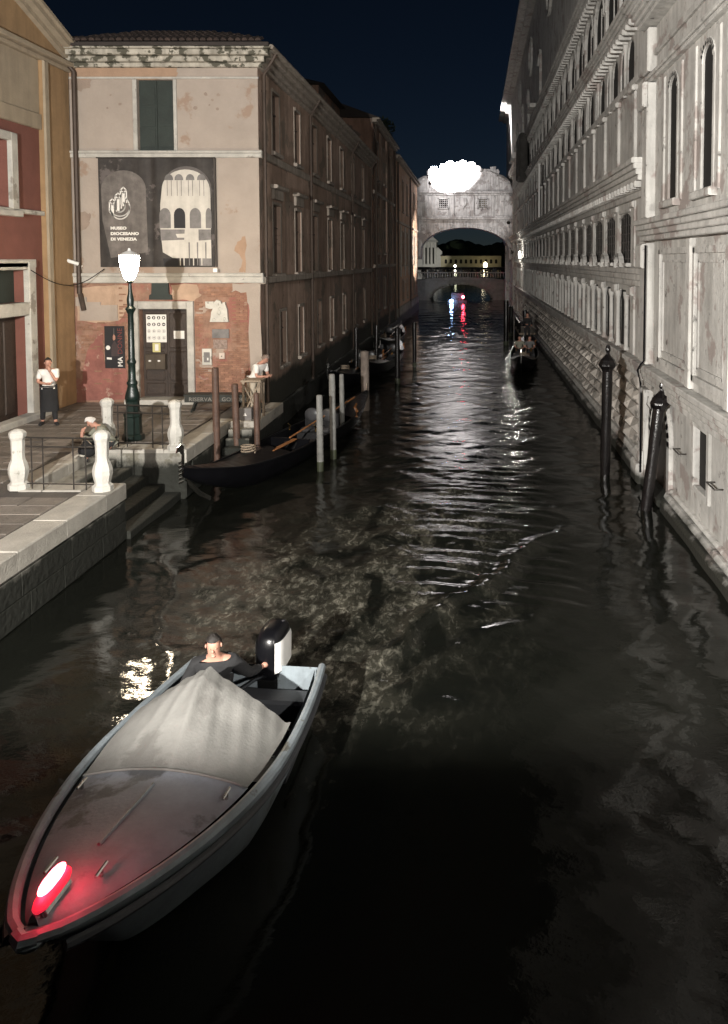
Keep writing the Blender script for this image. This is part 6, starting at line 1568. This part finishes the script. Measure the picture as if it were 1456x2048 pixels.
person('bald man in white T-shirt leaning forward over the wooden stand at the building corner', (lx, ly, PZ), radians(68),
       stand(pelvis=(0, .05, .95), chest=(0, -.08, 1.24), neck=(0, -.22, 1.44), head=(0, -.33, 1.55), shL=(-.19, -.18, 1.37), shR=(.19, -.18, 1.37), elL=(-.24, -.22, 1.08), elR=(.24, -.22, 1.08), wrL=(-.12, -.38, 1.08), wrR=(.10, -.38, 1.08), hdL=(.5, -1, -.1), hdR=(-.5, -1, -.1), face=(0, -1, -.7), knL=(-.11, .0, .5), hipL=(-.095, .04, .89), hipR=(.095, .04, .89), knR=(.11, .04, .5), anR=(.12, .09, .09)),
       cloth_w, mat('beige_trousers', (.42, .36, .28), .9, bump=.3), mat('grey_stubble', (.16, .12, .10), .8, bump=.2), black_m, bald=True)
px_, py_ = G(215, 905, PZ)
person('seated white haired person in grey jacket bent forward on the kerb by the stairs', (px_ - .02, py_ + .12, PZ), radians(-60),
       dict(pelvis=(0, .08, .14), chest=(0, -.10, .42), neck=(0, -.24, .60), head=(0, -.34, .70), face=(0, -1, -.6), shL=(-.19, -.16, .54), shR=(.19, -.16, .54), elL=(-.30, -.36, .36), elR=(.27, -.38, .36), wrL=(-.16, -.52, .44), wrR=(.12, -.54, .42), hdL=(.3, .2, .9), hdR=(-.3, .1, .9),
            hipL=(-.10, .0, .13), hipR=(.10, .0, .13), knL=(-.15, -.46, .36), knR=(.15, -.46, .36), anL=(-.16, -.44, -.08), anR=(.15, -.46, -.08), toeL=(-.17, -.60, -.14), toeR=(.16, -.62, -.14)),
       cloth_g, cloth_k, hair_w, black_m, top_full=True)
# driver of the boat, in the boat's cockpit
dx, dz = D(424, 1292, 8.05)
person('boat driver in dark jacket standing in the cockpit behind the canvas cover', (dx, 8.12, dz - 1.20), radians(12),
       stand(pelvis=(0, .18, .55), chest=(0, .06, .84), neck=(0, -.01, 1.06), head=(0, -.05, 1.20), shL=(-.20, .0, .98), shR=(.20, .0, .98), elL=(-.34, -.02, .72), elR=(.36, .10, .76), wrL=(-.26, -.22, .72), wrR=(.50, .30, .72), hdL=(.2, -1, 0), hipL=(-.1, .16, .50), hipR=(.1, .16, .50), knL=(-.14, -.16, .42), knR=(.14, -.16, .42), anL=(-.14, -.10, .04), anR=(.14, -.10, .04), toeL=(-.14, -.24, .0), toeR=(.14, -.24, .0)),
       cloth_k, cloth_k, hair_d, black_m, top_full=True)
# gondolier and passengers of the right hand gondola
def seated(**kw):
    J = dict(pelvis=(0, .0, .14), chest=(0, .02, .42), neck=(0, .0, .63), head=(0, -.03, .77), face=(0, -1, 0), shL=(-.19, 0, .55), shR=(.19, 0, .55), elL=(-.26, -.05, .30), elR=(.26, -.05, .30), wrL=(-.14, -.26, .24), wrR=(.14, -.26, .24), hipL=(-.1, 0, .12), hipR=(.1, 0, .12), knL=(-.12, -.44, .16), knR=(.12, -.44, .16), anL=(-.12, -.48, -.24), anR=(.12, -.48, -.24), toeL=(-.12, -.62, -.28), toeR=(.12, -.62, -.28)); J.update(kw); return J
def on_gondola(u, v): a = Vector((2.15, 34.0, 0)); d = (Vector((3.0, 44.7, 0)) - a).normalized(); s_ = Vector((d.y, -d.x, 0)); q = a + d * v + s_ * u; return q
q = on_gondola(.2, 9.2); person('gondolier standing on the stern of the right hand gondola', (q.x, q.y, .62), 0.05, stand(wrL=(-.1, -.4, 1.1), wrR=(.2, -.4, 1.05)), cloth_k, cloth_k, hair_d, black_m, top_full=True)
q = on_gondola(-.19, 6.45); person('passenger in olive top seated at left in the right hand gondola', (q.x, q.y, .42), 0, seated(), cloth_g, cloth_k, hair_d, black_m)
q = on_gondola(.35, 6.45); person('passenger in grey top seated at right in the right hand gondola', (q.x, q.y, .42), .1, seated(), MATS['grey_top'] if 'grey_top' in MATS else mat('grey_top', (.12, .12, .12), .9), cloth_k, hair_d, black_m)
# crowd on the far bridge: one shared standing figure in three tints
def crowd():
    J = stand(); N_ = [(J['pelvis'], (.16, .12)), (J['chest'], (.17, .12)), (J['neck'], .06), ((0, -.01, 1.60), .09), ((0, -.01, 1.70), .07)]; E_ = [(0, 1), (1, 2), (2, 3), (3, 4)]
    for s, x in (('L', -1), ('R', 1)):
        b = len(N_); N_.extend([(J['sh' + s], .07), (J['el' + s], .055), (J['wr' + s], .04)]); E_.extend([(1, b), (b, b + 1), (b + 1, b + 2)])
        b = len(N_); N_.extend([(J['hip' + s], .10), (J['kn' + s], .07), (J['an' + s], .05), (J['toe' + s], .04)]); E_.extend([(0, b), (b, b + 1), (b + 1, b + 2), (b + 2, b + 3)])
    mats = [cloth_k, mat('crowd_brown', (.06, .045, .035), .9, bump=.1), mat('crowd_grey', (.12, .12, .12), .9, bump=.1)]
    rr = random.Random(3); base = [skin_obj('person', N_, E_, m_, None, 1) for m_ in mats]
    xs = []; u = -6.9
    while u < 3.6: xs.append(u); u += rr.uniform(.28, .62)
    for i, x in enumerate(xs):
        b = base[i] if i < 3 else base[rr.randrange(3)].copy()
        if i >= 3: COL.objects.link(b)
        b.location = (x, LY + .45 + rr.uniform(0, .9), 2.64); b.rotation_euler = (0, 0, rr.uniform(0, 6.28)); s_ = rr.uniform(.92, 1.04); b.scale = (s_, s_, s_)
        tag(b, 'dark figure in the crowd looking over the low far bridge', 'person', 'people on the low far bridge')
crowd()
